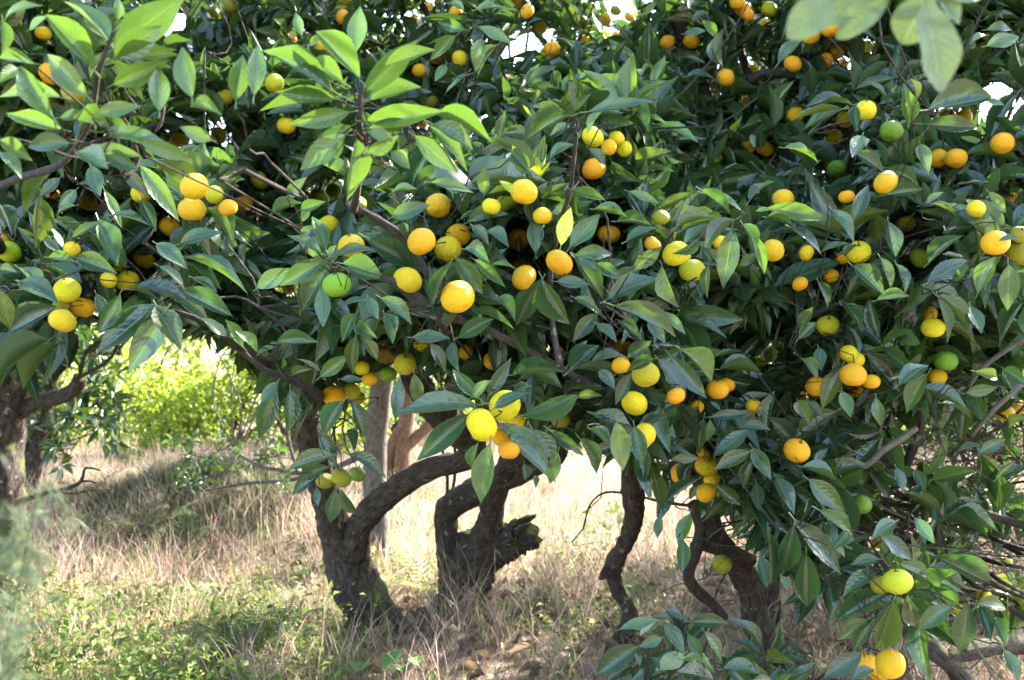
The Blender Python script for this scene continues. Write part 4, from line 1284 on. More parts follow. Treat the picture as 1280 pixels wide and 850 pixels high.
def pick_tree(px, py, d):
    if d > 5.25:
        return TREES['shade'] if px < 250 else (TREES['pale'] if px < 780 else TREES['back'])
    if d > 4.9 and 250 < px < 760: return TREES['pale']
    if px < 200: return TREES['left']
    if px < 385 and py > 20 and not (py < 260 and px > 330): return TREES['fork']
    if px < 480 and py > 430: return TREES['fork']
    if px < 330: return TREES['fork']
    if d > 3.7 and px < 800: return TREES['stump']
    return TREES['big']


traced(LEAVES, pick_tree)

for t_ in TREES.values():                    # stalks of the traced leaves meet in short twigs
    if not t_.shoots_raw: continue
    P = np.array(t_.shoots_raw)
    key = np.floor(P / .13).astype(int)
    _, inv = np.unique(key, axis=0, return_inverse=True)
    inv = inv.ravel()
    for k in range(inv.max() + 1):
        G = P[inv == k]
        c = G.mean(0) + np.array((0, .03, -.01))
        for g in G:
            tw_ = bend(c, g, .0019, .0012, .06, 5, .02)
            if not any(hides_fruit(q, q + .001, .9) for q in tw_[:, :3]): t_.twigs.tube(tw_, 4)
        t_.shoots.append(c)

# ------------------------------------------------------------------ mandarins
def fruit_mesh(seed):
    k = np.random.default_rng(seed)
    nu, nv = 28, 16
    th = np.linspace(0, np.pi, nv + 1)[1:-1]
    a = np.linspace(0, 2 * np.pi, nu, endpoint=False)
    sq = k.uniform(.82, .93)
    ph = k.uniform(0, 6.28, 4)
    R = np.sin(th)[:, None] * (1 + .018 * np.sin(2 * a + ph[0])[None, :] + .012 * np.sin(5 * a + ph[1])[None, :] + .02 * np.sin(3 * a + ph[2])[None, :] * np.cos(th)[:, None])
    z = np.cos(th) * sq
    z = z - .09 * np.exp(-(th / .32) ** 2) * (1 if seed % 2 else -.5) + .10 * np.exp(-((np.pi - th) / .34) ** 2)
    V = np.stack((R * np.cos(a)[None, :], R * np.sin(a)[None, :], np.broadcast_to(z[:, None], R.shape)), -1).reshape(-1, 3)
    top = z[0] + .002; bot = z[-1] + .015
    V = np.vstack((V, [[0, 0, top]], [[0, 0, bot]]))
    n = nv - 1
    i = np.arange(n - 1)[:, None] * nu
    j = np.arange(nu)[None, :]
    j2 = (j + 1) % nu
    q = np.stack((i + j, i + nu + j, i + nu + j2, i + j2), -1).reshape(-1, 4)
    jj = np.arange(nu)
    t1 = np.stack((np.full(nu, n * nu), jj, (jj + 1) % nu), -1)
    t2 = np.stack((np.full(nu, n * nu + 1), (n - 1) * nu + (jj + 1) % nu, (n - 1) * nu + jj), -1)
    return mesh_np('mandarin', V, [q, np.vstack((t1, t2))], M_FRUIT), top


def stalk_mesh():
    b = Bag()
    b.tube(np.array([(0, 0, -.03, .06), (0, 0, .12, .05), (.04, 0, .35, .045), (.12, .02, .6, .045)]), 7)
    V, F_ = [], []
    for k in range(10):
        r = .24 if k % 2 == 0 else .12
        V.append((r * math.cos(k * .6283), r * math.sin(k * .6283), .0 if k % 2 == 0 else .02))
    V.append((0, 0, .06))
    tr = np.array([(k, (k + 1) % 10, 10) for k in range(10)])
    b.add(np.array(V), None, tr)
    return b.mesh('stalk', M_CALYX)


FM = [fruit_mesh(s) for s in range(5)]
SM = stalk_mesh()
for x, y, r, c, lab, d in fr:
    k = random.randrange(5)
    me, top = FM[k]
    o = bpy.data.objects.new('mandarin', me)
    COL.objects.link(o)
    p = at(x, y, d)
    R = r * d / F * 1.03
    o.location = p
    o.scale = (R, R, R)
    o.rotation_euler = (random.gauss(-.25, .42), random.gauss(0, .42), random.uniform(0, 6.28))
    j = [random.uniform(.88, 1.1) for _ in range(3)]
    col = [min(.9, v * jj) for v, jj in zip(FCOL[c], j)]
    o.color = (*col, 1)
    tag(o, lab, 'mandarin', 'mandarins hanging in the trees')
    s = bpy.data.objects.new('stalk', SM)
    COL.objects.link(s)
    s.parent = o
    s.location = (0, 0, top - .01)
    M = o.rotation_euler.to_matrix()
    tp = p + np.array(M @ Vector((.12, .02, top + .6))) * R
    pick_tree(x, y, d).shoots.append(tp)
# ------------------------------------------------------------------ the rest of the crowns
def fill_front(n, xr, yr, leaf=(.115, .155), dens=1.0, dd=(.04, 1.1, .42)):
    done = tries = 0
    while done < n and tries < n * 30:
        tries += 1
        px, py = rng.uniform(*xr), rng.uniform(*yr)
        if py > low_edge(px) - 12: continue
        w = 1.0
        if px > 1040 and py > 480: w = .3 if py > 700 else .05
        if 850 < px < 1060 and 335 < py < 470: w = .22
        if px > 900 and py < 420: w = .75
        if py < 60: w = 1.0
        if rng.uniform() > w: continue
        if in_gap(px, py, 4): continue
        f = front_depth(px, py)
        d = f + dd[0] + rng.gamma(dd[1], dd[2])
        if d > 5.3 or (d > 4.7 and 450 < px < 900): continue
        p = at(px, py, d)
        ax = np.array((rng.normal(0, .6), -.75 + rng.normal(0, .55), .25 + rng.normal(0, .5)))
        kind = ('m', 'n', 'l', 'y')[int(np.searchsorted((.82, .93, .993), rng.uniform()))]
        t = pick_tree(px, py, d)
        shoot(t, p, ax, int(rng.integers(7, 12)), rng.uniform(*leaf), kind)
        done += 1


def fill_out(n):
    """the crowns go on above and beside the picture"""
    done = 0
    while done < n:
        px, py = rng.uniform(-420, 1750), rng.uniform(-430, 560)
        if -20 < px < 1300 and py > -20: continue
        if py > low_edge(px) - 20: continue
        f = 2.6 if py > -20 else 2.9 + .2 * rng.normal()
        d = f + rng.gamma(1.6, .62)
        if d > 5.4: continue
        p = at(px, py, d)
        ax = np.array((rng.normal(0, .6), -.5 + rng.normal(0, .6), .4 + rng.normal(0, .5)))
        shoot(pick_tree(px, max(py, 0), d), p, ax, int(rng.integers(5, 9)), rng.uniform(.10, .13), 'm', guard=False, gapcheck=True)
        done += 1


def fill_over(n):
    """unseen crown added overhead to keep direct sun off the near leaves"""
    for k in range(n):
        p = np.array((rng.uniform(-1.9, 2.6), rng.uniform(1.3, 3.0), rng.uniform(2.35, 3.3)))
        if proj(p)[1] > -110: continue
        shoot(TREES['fork'] if p[0] < -.5 else big, p, np.array((rng.normal(0, .6), -.5, .4)), int(rng.integers(6, 9)), .1, 'm', guard=False, gapcheck=False)


def fill_back(n, keys, dr, xr, yr, leaf=(.10, .135), kinds='m', lim=None, gap=True):
    done = tries = 0
    while done < n and tries < n * 20:
        tries += 1
        px, py = rng.uniform(*xr), rng.uniform(*yr)
        if lim is not None and not lim(px, py): continue
        if gap and in_gap(px, py, 4): continue
        if keys is None and py < 90 and rng.uniform() < .55: continue
        if 90 < px < 820 and py > low_edge(px) - 25 and keys is None: continue
        if keys is None and 430 < px < 900 and rng.uniform() < .88: continue
        d = rng.uniform(*dr)
        p = at(px, py, d)
        t = TREES[keys] if keys else pick_tree(px, py, d)
        ax = np.array((rng.normal(0, .8), rng.normal(-.2, .7), .3 + rng.normal(0, .5)))
        shoot(t, p, ax, int(rng.integers(6, 10)), rng.uniform(*leaf), kinds, guard=False, gapcheck=gap)
        done += 1


fill_front(700, (-20, 1300), (-20, 800), (.12, .16), dd=(-.12, 1.0, .12))
fill_front(2350, (-20, 1300), (-20, 800))
fill_front(60, (330, 880), (-30, 130), dd=(.1, 1.2, .5))
fill_front(60, (1180, 1300), (-20, 110))
fill_out(480)
fill_over(100)  # added out of view to shade the near leaves from the sun
fill_back(760, None, (5.2, 6.5), (-200, 1480), (-40, 430))
fill_back(110, 'red', (6.9, 7.7), (380, 640), (230, 425))
# low dark sprays of the shaded tree, seen under the left crown
fill_back(95, 'shade', (5.7, 6.7), (15, 150), (405, 590), kinds='m', lim=lambda x, y: y < 560 + 30 * math.sin(x * .1) - max(0, x - 110) * .6, gap=False)
# the shaded low side of the tree behind, right of the crooked trunks
fill_back(190, 'back', (4.4, 5.9), (960, 1480), (430, 665), gap=False)
# a sunlit spray of the pale trunk's low limb
fill_back(40, 'pale', (5.6, 6.2), (215, 385), (545, 612), (.05, .07), 'l', gap=False)

# bare twigs tangled inside the big crown
for k in range(340):
    px, py = rng.uniform(850, 1330), rng.uniform(330, 800)
    if rng.uniform() < .55: px, py = rng.uniform(950, 1320), rng.uniform(500, 760)
    if py > low_edge(px) + 30: continue
    if rng.uniform() < .25: px, py = rng.uniform(930, 1150), rng.uniform(60, 240)
    d = front_depth(px, py) + rng.uniform(.12, 1.2)
    p = at(px, py, d)
    q = p + np.array((rng.normal(.1, .28), rng.normal(.1, .2), rng.normal(-.02, .16)))
    r0 = rng.uniform(.0022, .0065)
    P = spline(bend(p, q, r0, r0 * .5, .2, 7, 0), .03)
    pale_ = rng.uniform() < .28
    b = Bag(); b.tube(P, 6, .12, k)
    b.link('branch', M_PALETWIG if pale_ else big.bark, big.root)
    big.limb_pts.append(P[::3])
    for s in range(int(rng.integers(3, 8))):
        i = int(rng.integers(0, len(P)))
        e = P[i, :3] + rvec(.11)
        Q = bend(P[i, :3], e, r0 * .4, .0009, .22, 5, 0)
        big.twigs.tube(Q, 4)
        for s2 in range(2):
            j = int(rng.integers(1, 5))
            big.twigs.tube(bend(Q[j, :3], Q[j, :3] + rvec(.05), .0012, .0006, .2, 4, 0), 4)

for key, t in TREES.items():
    connect(t)
    if t.twigs.n:
        tag(t.twigs.link('twigs', M_TWIG, t.root), kind='stuff')
    emit_leaves(t.leaves, t.root)

# ------------------------------------------------------------------ low citrus shoot in front
shrub = Tree('shrub', 'citrus_shrub', at(820, 935, 2.3), 'low leafy citrus sucker growing at the bottom edge in front of the leaning trunk', M_TWIG, cat='shrub')
shrub.shoots_raw, shrub.stalks = [], []
traced(SHRUB_LEAVES, lambda x, y, d: shrub)
for bx, tx, ty in ((820, 812, 800), (830, 850, 775), (810, 775, 790), (840, 890, 785), (850, 960, 850), (815, 830, 850)):
    P = spline(bend(at(bx, 950, 2.2), at(tx, ty, 1.95), .006, .0025, .05, 5, .0), .04)
    b = Bag(); b.tube(P, 6, .08, bx); b.link('stem', M_TWIG, shrub.root)
    shrub.limb_pts.append(P[::2])
P_ = np.array(shrub.shoots_raw)
L_ = np.vstack(shrub.limb_pts)
for p in P_:
    j = int(np.argmin(np.linalg.norm(L_[:, :3] - p, axis=1)))
    shrub.twigs.tube(bend(L_[j, :3], p, .0018, .0012, .08, 5, .03), 4)
for k in range(34):
    p = at(rng.uniform(760, 985), rng.uniform(812, 1000), rng.uniform(1.92, 2.3))
    shoot(shrub, p, np.array((rng.normal(0, .6), -.6, .6)), 7, .1, 'm', guard=False, stem=True)
tag(shrub.twigs.link('twigs', M_TWIG, shrub.root), kind='stuff')
emit_leaves(shrub.leaves, shrub.root)

# ------------------------------------------------------------------ broad pale leaves hanging in close from above
br = empty('broad_leaved_branch', at(1135, -90, .72), 'out of focus branch with broad pale veined leaves hanging at the top edge', 'branch')
V_, q_, uv_ = leaf_template(44, 6, .10, .16, .03, .03, True, 3, 2)
D_ = .72
for k, (bx, by, tx, ty, w, dd) in enumerate([(1152, -4, 1187, 113, 70, 0), (1160, -12, 1132, 56, 62, .02), (1110, -2, 1047, 45, 36, .03), (1088, -4, 1020, 30, 32, .05), (1045, -6, 988, 44, 46, .02), (1165, -16, 1203, 26, 34, .05), (1140, -30, 1230, -10, 60, .06)]):
    B = at(bx, by, D_ + dd); E = at(tx, ty, D_ + dd + rng.normal(0, .012))
    L = np.linalg.norm(E - B)
    a = unit(E - B)
    n = np.array((rng.normal(0, .2), -.9, .35)); n = unit(n - a * np.dot(n, a))
    x = np.cross(a, n)
    S = np.stack((x * w / F * D_, a * L, n * L), 1)
    bag = Bag()
    bag.add(np.einsum('ij,vj->vi', S, V_) + B, q_, None, uv_, np.array((.12, .175, .10)) * rng.uniform(.92, 1.08))
    bag.link('leaf', M_BROAD, br, tint=True)
for rows in ([(1300, -70, .8, 4), (1220, -40, .77, 3.5), (1160, -18, .74, 3), (1110, -12, .74, 2.4), (1040, -14, .74, 1.6)], [(1160, -18, .74, 2), (1152, -4, .72, 1.5)]):
    P = spline([(*at(a, b_, c), r * c / F) for a, b_, c, r in rows], .02)
    bag = Bag(); bag.tube(P, 8, .05, 2); bag.link('twig', M_TWIG, br)

# ------------------------------------------------------------------ background: bushes and trees in the sun
FT = {'sunny': (.20, .235, .05), 'olive': (.11, .15, .04), 'dark': (.045, .085, .025)}


def far_plant(name, px, d, h, rad, n, size, col, label, cat, group, stems=4, low=.1):
    x = (px - 640) / F * d
    base = np.array((x, d, float(ground_h(x, d))))
    root = empty(name, base, label, cat, group)
    clumps = []
    for k in range(18):
        a = rng.uniform(0, 6.28); rr = rad * math.sqrt(rng.uniform(0, 1)) * .85
        zz = h * rng.uniform(low, .92)
        shr = math.sqrt(max(.12, 1 - ((zz / h - .45) / .62) ** 2))
        clumps.append((base + np.array((rr * math.cos(a) * shr, rr * math.sin(a) * shr, zz)), rng.uniform(.22, .42) * rad))
    ci = rng.integers(0, len(clumps), n)
    C = np.stack([c for c, _ in clumps])[ci]
    s = np.array([r for _, r in clumps])[ci]
    dirs = rng.normal(0, 1, (n, 3)); dirs /= np.linalg.norm(dirs, axis=1)[:, None]
    P = C + dirs * (s * rng.uniform(.35, 1.05, n) ** .6)[:, None]
    P[:, 2] = np.maximum(P[:, 2], base[2] + .06)
    A = dirs * .6 + rng.normal(0, .6, (n, 3)) - UP * .2; A /= np.linalg.norm(A, axis=1)[:, None]
    N = dirs * .6 + UP * .6 + rng.normal(0, .45, (n, 3)); N -= A * np.sum(N * A, 1)[:, None]; N /= np.linalg.norm(N, axis=1)[:, None]
    X = np.cross(A, N)
    sz = size * rng.uniform(.6, 1.25, n)
    R = np.stack((X * (sz * .48)[:, None], A * sz[:, None], N * sz[:, None]), -1)
    V, q, uv = SHAPES_FAR[0]
    VV = np.einsum('nij,vj->nvi', R, V) + P[:, None, :]
    k = len(V)
    Q = (q[None] + (np.arange(n) * k)[:, None, None]).reshape(-1, 4)
    T_ = np.array(FT[col]) * rng.uniform(.7, 1.35, (n, 1)) * np.array([1, 1, 1]) + rng.uniform(-.02, .02, (n, 1)) * np.array([1, .3, 0])
    o = link('foliage', mesh_np('foliage', VV.reshape(-1, 3), Q, M_FARLEAF, np.tile(uv, (n, 1)), np.repeat(np.clip(T_, .01, 1), k, 0)), root)
    tag(o, kind='stuff')
    for s_ in range(stems):
        c = clumps[(s_ * 5) % len(clumps)][0]
        st = Bag()
        st.tube(spline(bend(base + np.array((rng.normal(0, .06), rng.normal(0, .06), -.05)), c, .035 * h / 2 + .01, .008, .08, 6, 0), .12), 7, .1, s_)
        st.link('trunk' if stems == 1 else 'stem', M_TWIG if h < 3 else M_BARK, root)


TL = ['olive tree far behind the left crown', 'bright green tree behind the bushes in the left opening', 'olive tree far behind the straight grey trunk'] + ['bright green tree glimpsed through small gaps in the big laden tree'] * 4
G1, G2 = 'sunlit bushes along the far edge of the dry grass', 'trees beyond the dry grass'
BL = ['olive green bush hidden behind the left crown beside the bright bushes', 'sunlit bush at the far grass edge, behind the dark leaved tree', 'yellow green bush at the far grass edge, nearest the dark leaved tree',
      'tall yellow green bush at the far grass edge, in the middle of the bright opening', 'low yellow green bush at the far grass edge, next to the leaning trunk', 'olive bush behind the straight grey trunk and the reddish stems'] + ['sunlit bush glimpsed through gaps under the big laden tree'] * 6
for k, (px, d, h, rad, col) in enumerate([(-120, 11.5, 1.9, 1.5, 'olive'), (60, 12, 2.2, 1.5, 'sunny'), (190, 10.6, 1.45, 1.0, 'sunny'), (280, 11.4, 1.9, 1.2, 'sunny'), (385, 10.8, 1.35, .9, 'sunny'), (500, 12.2, 1.8, 1.2, 'olive'), (640, 13.0, 1.7, 1.3, 'sunny'),
                                         (790, 12.6, 1.6, 1.2, 'sunny'), (930, 12, 1.8, 1.3, 'sunny'), (1080, 11.5, 1.8, 1.3, 'sunny'), (1230, 11, 1.7, 1.2, 'sunny'), (1400, 11, 2, 1.4, 'olive')]):
    far_plant('bush', px, d, h, rad, 4200, .085, col, BL[k], 'bush', G1, 5)
for k, (px, d, h, rad, col) in enumerate([(-150, 16, 4.2, 2.2, 'olive'), (150, 17, 4.0, 2.2, 'sunny'), (420, 18, 3.6, 2.1, 'olive'), (680, 18, 3.6, 2.2, 'sunny'), (930, 17, 4.2, 2.3, 'sunny'), (1160, 15.5, 3.9, 2.1, 'sunny'), (1400, 15, 4.2, 2.2, 'sunny')]):
    far_plant('broadleaf_tree', px, d, h, rad, 3000, .13, col, TL[k], 'tree', G2, 1, .35)

# ------------------------------------------------------------------ grass, weeds, ferns
STRAW = np.array([(.60, .46, .38), (.65, .53, .45), (.52, .36, .29), (.63, .45, .40), (.40, .28, .21)])


def straw_tint(green):
    def f(x, y, n):
        t = STRAW[rng.integers(0, 5, n)] * rng.uniform(.75, 1.1, (n, 1))
        g = green(x, y)
        big_ = patchy(x * .55 + 2, y * .6)[:, None]; sm_ = patchy(x * 2.9, y * 2.3 + 1)[:, None]
        t = t * (.62 + .5 * big_) * (.8 + .3 * sm_) * (1 - np.array([[.0, .10, .16]]) * sm_)
        m = rng.uniform(0, 1, n) < g
        t[m] = np.array((.13, .19, .045)) * rng.uniform(.7, 1.4, (m.sum(), 1))
        return t
    return f


def wedge(d0, d1, m=1.25, p=1.0):
    def f(n):
        y = d0 + (d1 - d0) * rng.uniform(0, 1, n) ** p
        x = rng.uniform(-1, 1, n) * (y * .53 * m + .6)
        return x, y
    return f


def patchy(x, y):
    return np.clip(.5 + .5 * np.sin(x * 2.3 + 1.3 * np.sin(y * 1.9)) * np.sin(y * 2.7 + x), 0, 1)


blades('dry_grass', 56000, wedge(5.2, 12.5, 1.5), lambda x, y: .08 + .20 * patchy(x * 1.3, y * 1.4) + .14 * patchy(x * 3.7 + 2, y * 3.1) ** 3, .006, straw_tint(lambda x, y: .10 + .12 * patchy(y, x)), .55, 'tall bleached dry grass filling the clearing behind the trunks')
blades('dry_grass', 40000, wedge(2.7, 5.4, 1.4), lambda x, y: .09 + .09 * patchy(x, y), .0042, straw_tint(lambda x, y: .14 + .25 * (x < -.85) + .12 * patchy(x * 1.7, y)), .9, 'short tangled dry grass round the citrus trunks')
def tufted(n):
    m = 230
    cy = rng.uniform(3.4, 8.5, m); cx = rng.uniform(-1, 1, m) * cy * .55
    k = rng.integers(0, m, n)
    return cx[k] + rng.normal(0, .055, n), cy[k] + rng.normal(0, .055, n)


blades('grass_tufts', 11000, tufted, lambda x, y: .20 + .16 * patchy(x * 2.2, y * 2), .005, straw_tint(lambda x, y: .12 + .2 * patchy(x * 1.1 + 1, y)), .75, 'shaggy taller tufts of dry grass standing about the orchard floor')
blades('fallen_straw', 9000, wedge(2.9, 6.5), lambda x, y: .16 + 0 * x, .0035, straw_tint(lambda x, y: 0 * x), 1.5, 'fallen straw and dead stalks lying under the trees')


def bottom_left(n):
    x = rng.normal(-1.55, .75, n * 2); y = 3.2 + 1.5 * rng.uniform(0, 1, n * 2) ** 1.5
    k = (x < -.55) & (x > -3.2) & (rng.uniform(0, 1, n * 2) < .15 + .85 * patchy(x * 2.1 + 1, y * 1.7) ** .8)
    return x[k][:n], y[k][:n]


GREENS = np.array([(.17, .24, .05), (.23, .29, .06), (.11, .18, .04), (.30, .32, .10)])
herb('weeds', 4400, bottom_left, .04, lambda x, y: .28 * patchy(x * 1.3, y) + .05, lambda n: GREENS[rng.integers(0, 4, n)] * rng.uniform(.7, 1.25, (n, 1)), 'mat of small leaved green weeds in the sunny front of the grass', 'weeds')
blades('green_grass', 6000, bottom_left, lambda x, y: .10 + .12 * patchy(x, y), .0045, lambda x, y, n: GREENS[rng.integers(0, 4, n)] * rng.uniform(.8, 1.3, (n, 1)), .6, 'fresh green grass among the weeds in front of the mossy trunk', M_HERB)


def scattered(n):
    cx = np.array([.15, .55, .95, -.3, .5, .25, 1.3, -.55, .35]); cy = np.array([6.3, 6.0, 7.2, 7.4, 4.6, 4.2, 5.1, 5.3, 5.3])
    k = rng.integers(0, len(cx), n)
    return cx[k] + rng.normal(0, .2, n), cy[k] + rng.normal(0, .22, n)


herb('ground_cover', 4200, scattered, .036, lambda x, y: .10 + 0 * x, lambda n: GREENS[rng.integers(0, 4, n)] * rng.uniform(.8, 1.3, (n, 1)), 'scattered patches of green seedlings in the dry grass', 'weeds')


def mound(n):
    return rng.normal(-2.1, .62, n), rng.normal(6.55, .5, n)


# dead leaves lying under the crowns
nl = 600
lx = np.concatenate((rng.normal(.0, 1.3, 400), rng.normal(1.3, .8, 200))); ly = np.concatenate((rng.normal(4.4, .6, 400), rng.normal(3.8, .5, 200)))
A = np.stack((rng.normal(0, 1, nl), rng.normal(0, 1, nl), rng.normal(0, .25, nl)), 1); A /= np.linalg.norm(A, axis=1)[:, None]
N = UP + rng.normal(0, .35, (nl, 3)); N -= A * np.sum(N * A, 1)[:, None]; N /= np.linalg.norm(N, axis=1)[:, None]
s_ = rng.uniform(.05, .11, nl)
R_ = np.stack((np.cross(A, N) * (s_ * .42)[:, None], A * s_[:, None], N * s_[:, None]), -1)
V, q, uv = SHAPES_LO[4]
VV = np.einsum('nij,vj->nvi', R_, V) + np.stack((lx, ly, ground_h(lx, ly) + rng.uniform(.015, .07, nl)), -1)[:, None, :]
DL = np.array([(.26, .19, .12), (.19, .13, .08), (.34, .27, .17), (.14, .10, .07)])
tag(link('fallen_leaves', mesh_np('fallen_leaves', VV.reshape(-1, 3), (q[None] + (np.arange(nl) * len(V))[:, None, None]).reshape(-1, 4), M_BLADE, None, np.repeat(DL[rng.integers(0, 4, nl)], len(V), 0))), 'dry brown leaves scattered on the ground under the trees', 'leaf litter', kind='stuff')

BR = np.array([(.10, .13, .07), (.15, .15, .08), (.20, .15, .09), (.09, .11, .06)])
blades('bracken_tangle', 9000, mound, lambda x, y: .2 + 0 * x, .008, lambda x, y, n: BR[rng.integers(0, 4, n)] * rng.uniform(.7, 1.2, (n, 1)), 1.0, 'grey green mound of bracken and dead stalks in the clearing', M_HERB)


def frond_mesh(bag, base, az, L, el, tint, pairs=16, wid=.16, curl=.9, bare=4, lw=.42):
    """a fern frond: an arching rachis with paired tapering leaflets, each cut into lobes"""
    dx = np.array((math.cos(az), math.sin(az), 0))
    p = np.array(base, float)
    ang = el
    pts = [p.copy()]
    n = pairs + bare
    for k in range(n):
        p = p + (dx * math.cos(ang) + UP * math.sin(ang)) * L / n
        ang -= curl / n
        pts.append(p.copy())
    pts = np.array(pts)
    bag.tube(np.hstack((pts, np.linspace(.0022, .0008, len(pts))[:, None])), 4)
    bag.c[-1] = np.broadcast_to(np.array(tint) * .8, (len(bag.v[-1]), 3))
    side = np.cross(dx, UP)
    for k in range(bare, n):
        t = (k - bare + 1) / (n - bare + 1)
        l = L * wid * math.sin(math.pi * min(1, t * .8 + .22)) ** .9 * 1.25 + .004
        tan = unit(pts[k + 1] - pts[k])
        for s in (-1, 1):
            a = unit(side * s + tan * .45 - UP * .15)
            nn = np.cross(a, tan) * s
            w = L / n * lw
            for m in range(6):                      # lobes along the leaflet
                u0, u1 = m / 6, (m + 1) / 6
                ww = w * (1 - u0 * .75)
                q0 = pts[k] + a * l * u0; q1 = pts[k] + a * l * u1
                c = (q0 + q1) / 2
                bag.add(np.array([q0, c + tan * ww - UP * .004, q1, c - tan * ww - UP * .004]), np.array([[0, 1, 2, 3]]), None, None, np.array(tint) * rng.uniform(.85, 1.15))


def fern(x, y, n, L, tint, label, el=1.0, group=None, z=None, spread=6.28, az0=0.0, name='fern', **kw):
    zz = float(ground_h(x, y)) - .01 if z is None else z
    root = empty(name, (x, y, zz), label, 'fern', group)
    for k in range(n):
        bag = Bag()
        frond_mesh(bag, (x + rng.normal(0, .01), y + rng.normal(0, .01), zz), az0 + spread * (k + rng.uniform(-.3, .3)) / n, L * rng.uniform(.75, 1.15), el + rng.normal(0, .15), np.array(tint) * rng.uniform(.85, 1.15), **kw)
        bag.link('frond', M_FERN, root, tint=True)


def gpos(px, py):
    d = EYE * F / (py - 425)
    return (px - 640) / F * d, d


x, y = gpos(537, 768); fern(x, y + .25, 8, .40, (.26, .30, .08), 'small pale fern between the forked trunk and the bent stems', .85)
x, y = gpos(355, 815); fern(x, y, 7, .34, (.10, .16, .055), 'green fern at the bottom in front of the leaning trunk', 1.0, pairs=17, wid=.17, lw=.42)
x, y = gpos(285, 835); fern(x, y, 6, .32, (.09, .14, .05), 'dark green fern among weeds at the bottom edge', 1.0, pairs=17, wid=.17, lw=.42)
x, y = gpos(180, 690); fern(x, y, 8, .42, (.22, .20, .09), 'yellowing fern beside the mossy trunk, near the bracken mound', .95)
x, y = gpos(110, 665); fern(x, y, 7, .40, (.24, .17, .08), 'browned fern nearest the mossy trunk', .95)
x, y = gpos(235, 690); fern(x, y, 8, .42, (.09, .14, .06), 'grey green fern on top of the bracken mound', .95)
x, y = gpos(330, 668); fern(x, y, 6, .34, (.17, .22, .06), 'fresh green fern behind the leaning trunk', .95)
fx = empty('feathery_shrub', (-.35, .58, 0), 'out of focus feathery grey green sprays close by at the lower corner', 'shrub')
for k in range(13):
    tip = np.array((-.30 + rng.normal(-.02, .035) + .004 * k, .56 + rng.normal(0, .05), 1.12 - .016 * k + rng.normal(0, .03)))
    root_ = np.array((-.36 + rng.normal(0, .03), .60 + rng.normal(0, .03), 0))
    P = spline(np.vstack((np.append(root_, .003), np.append(root_ * .45 + tip * .55 + np.array((-.05, .02, .06)), .002), np.append(tip + np.array((-.03, 0, .012)), .001), np.append(tip, .0006))), .012)
    bag = Bag()
    bag.tube(P, 4)
    bag.c[-1] = np.broadcast_to(np.array((.12, .14, .07)), (len(bag.v[-1]), 3))
    n = len(P)
    for i in range(int(n * .45), n - 1, 1):
        tan = unit(P[i + 1, :3] - P[i, :3])
        for s in range(2):
            a = unit(rvec(1) + tan * .9 - UP * .25)
            ln = .055 * (1.15 - (i / n)) + .012
            for m in range(9):
                q = P[i, :3] + a * ln * m / 9
                a2 = unit(a + rvec(.75))
                w = unit(np.cross(a2, rvec(1))) * .0009
                bag.add(np.array([q - w, q + w, q + a2 * .012 + w * .4, q + a2 * .012 - w * .4]), np.array([[0, 1, 2, 3]]), None, None, np.array((.10, .135, .07)) * rng.uniform(.7, 1.25))
    bag.link('spray', M_FERN, fx, tint=True)
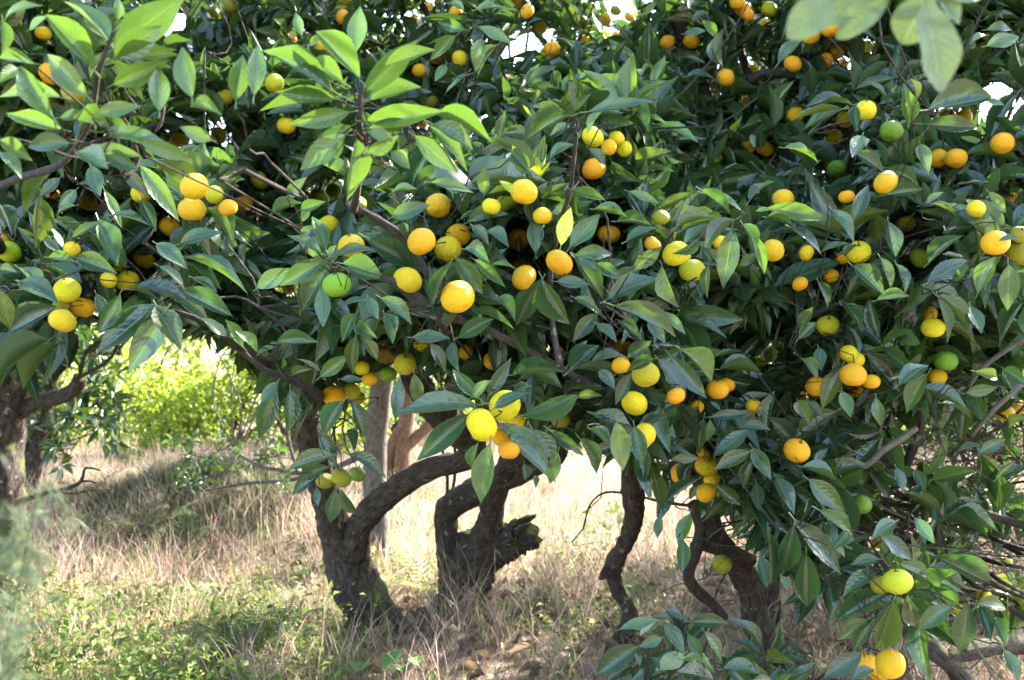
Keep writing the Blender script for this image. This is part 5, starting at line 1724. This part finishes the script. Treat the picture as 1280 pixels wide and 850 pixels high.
# heart leaved weed at the bottom edge
x, y = gpos(500, 850)
wd = empty('heart_leaved_weed', (x, y, float(ground_h(x, y))), 'bright green heart leaved weed at the bottom edge', 'weed')
for dx, dz, s in ((-.12, .03, .09), (-.02, .07, .10), (.06, .05, .08), (.0, .02, .09), (-.2, .02, .07), (.12, .01, .07)):
    V, q, uv = leaf_template(6, 4, .15, .2, .01, 0, True, 2, 1)
    a = unit(np.array((rng.normal(0, .5), -.8, -.1 + rng.normal(0, .2)))); n = unit(UP + rvec(.2) - a * a[2]); X = np.cross(a, n)
    bag = Bag()
    bag.add(np.einsum('ij,vj->vi', np.stack((X * s * .85, a * s, n * s), 1), V) + np.array((x + dx, y, float(ground_h(x, y)) + dz + .05)), q, None, uv, np.array((.11, .22, .04)))
    bag.link('leaf', M_BROAD, wd, tint=True)
st = Bag()
st.tube(spline([(x - .2, y, .03 + float(ground_h(x, y)), .002), (x, y + .02, .06 + float(ground_h(x, y)), .002), (x + .12, y, .03 + float(ground_h(x, y)), .001)], .03), 5)
st.link('stem', M_GREENTWIG, wd)
# broad light weed in the clearing behind the thin stem
x, y = gpos(765, 672)
wd = empty('leafy_weed', (x, y, float(ground_h(x, y))), 'sunlit broad leaved weed in the clearing behind the thin crooked stem', 'weed')
for k in range(16):
    V, q, uv = leaf_template(4, 2, .2, .3, .0, 0, True, 2, 1)
    a = unit(np.array((rng.normal(0, .8), rng.normal(0, .6), rng.normal(.1, .3)))); n = unit(UP + rvec(.3)); n = unit(n - a * np.dot(a, n)); X = np.cross(a, n); s = .09
    bag = Bag()
    bag.add(np.einsum('ij,vj->vi', np.stack((X * s * .7, a * s, n * s), 1), V) + np.array((x + rng.normal(0, .09), y + rng.normal(0, .08), float(ground_h(x, y)) + rng.uniform(.06, .2))), q, None, uv, np.array((.16, .25, .05)))
    bag.link('leaf', M_BROAD, wd, tint=True)
# dead twig lying on the ground right of the leaning trunk
tw = Bag()
tw.tube(spline([(*at(987, 763, 3.7), .004), (*at(1010, 778, 3.65), .004), (*at(1045, 802, 3.6), .003)], .03), 6, .1, 3)
tw.tube(spline([(*at(1015, 770, 3.66), .003), (*at(1030, 785, 3.6), .0025), (*at(1040, 800, 3.6), .002)], .03), 6, .1, 3)
tag(tw.link('fallen_twig', M_PALETWIG), 'pale dead twig lying beside the leaning trunk', 'twig')
print('leaves', {k: len(t.leaves) for k, t in TREES.items()}, 'polys', sum(len(o.data.polygons) for o in COL.objects if o.type == 'MESH'))
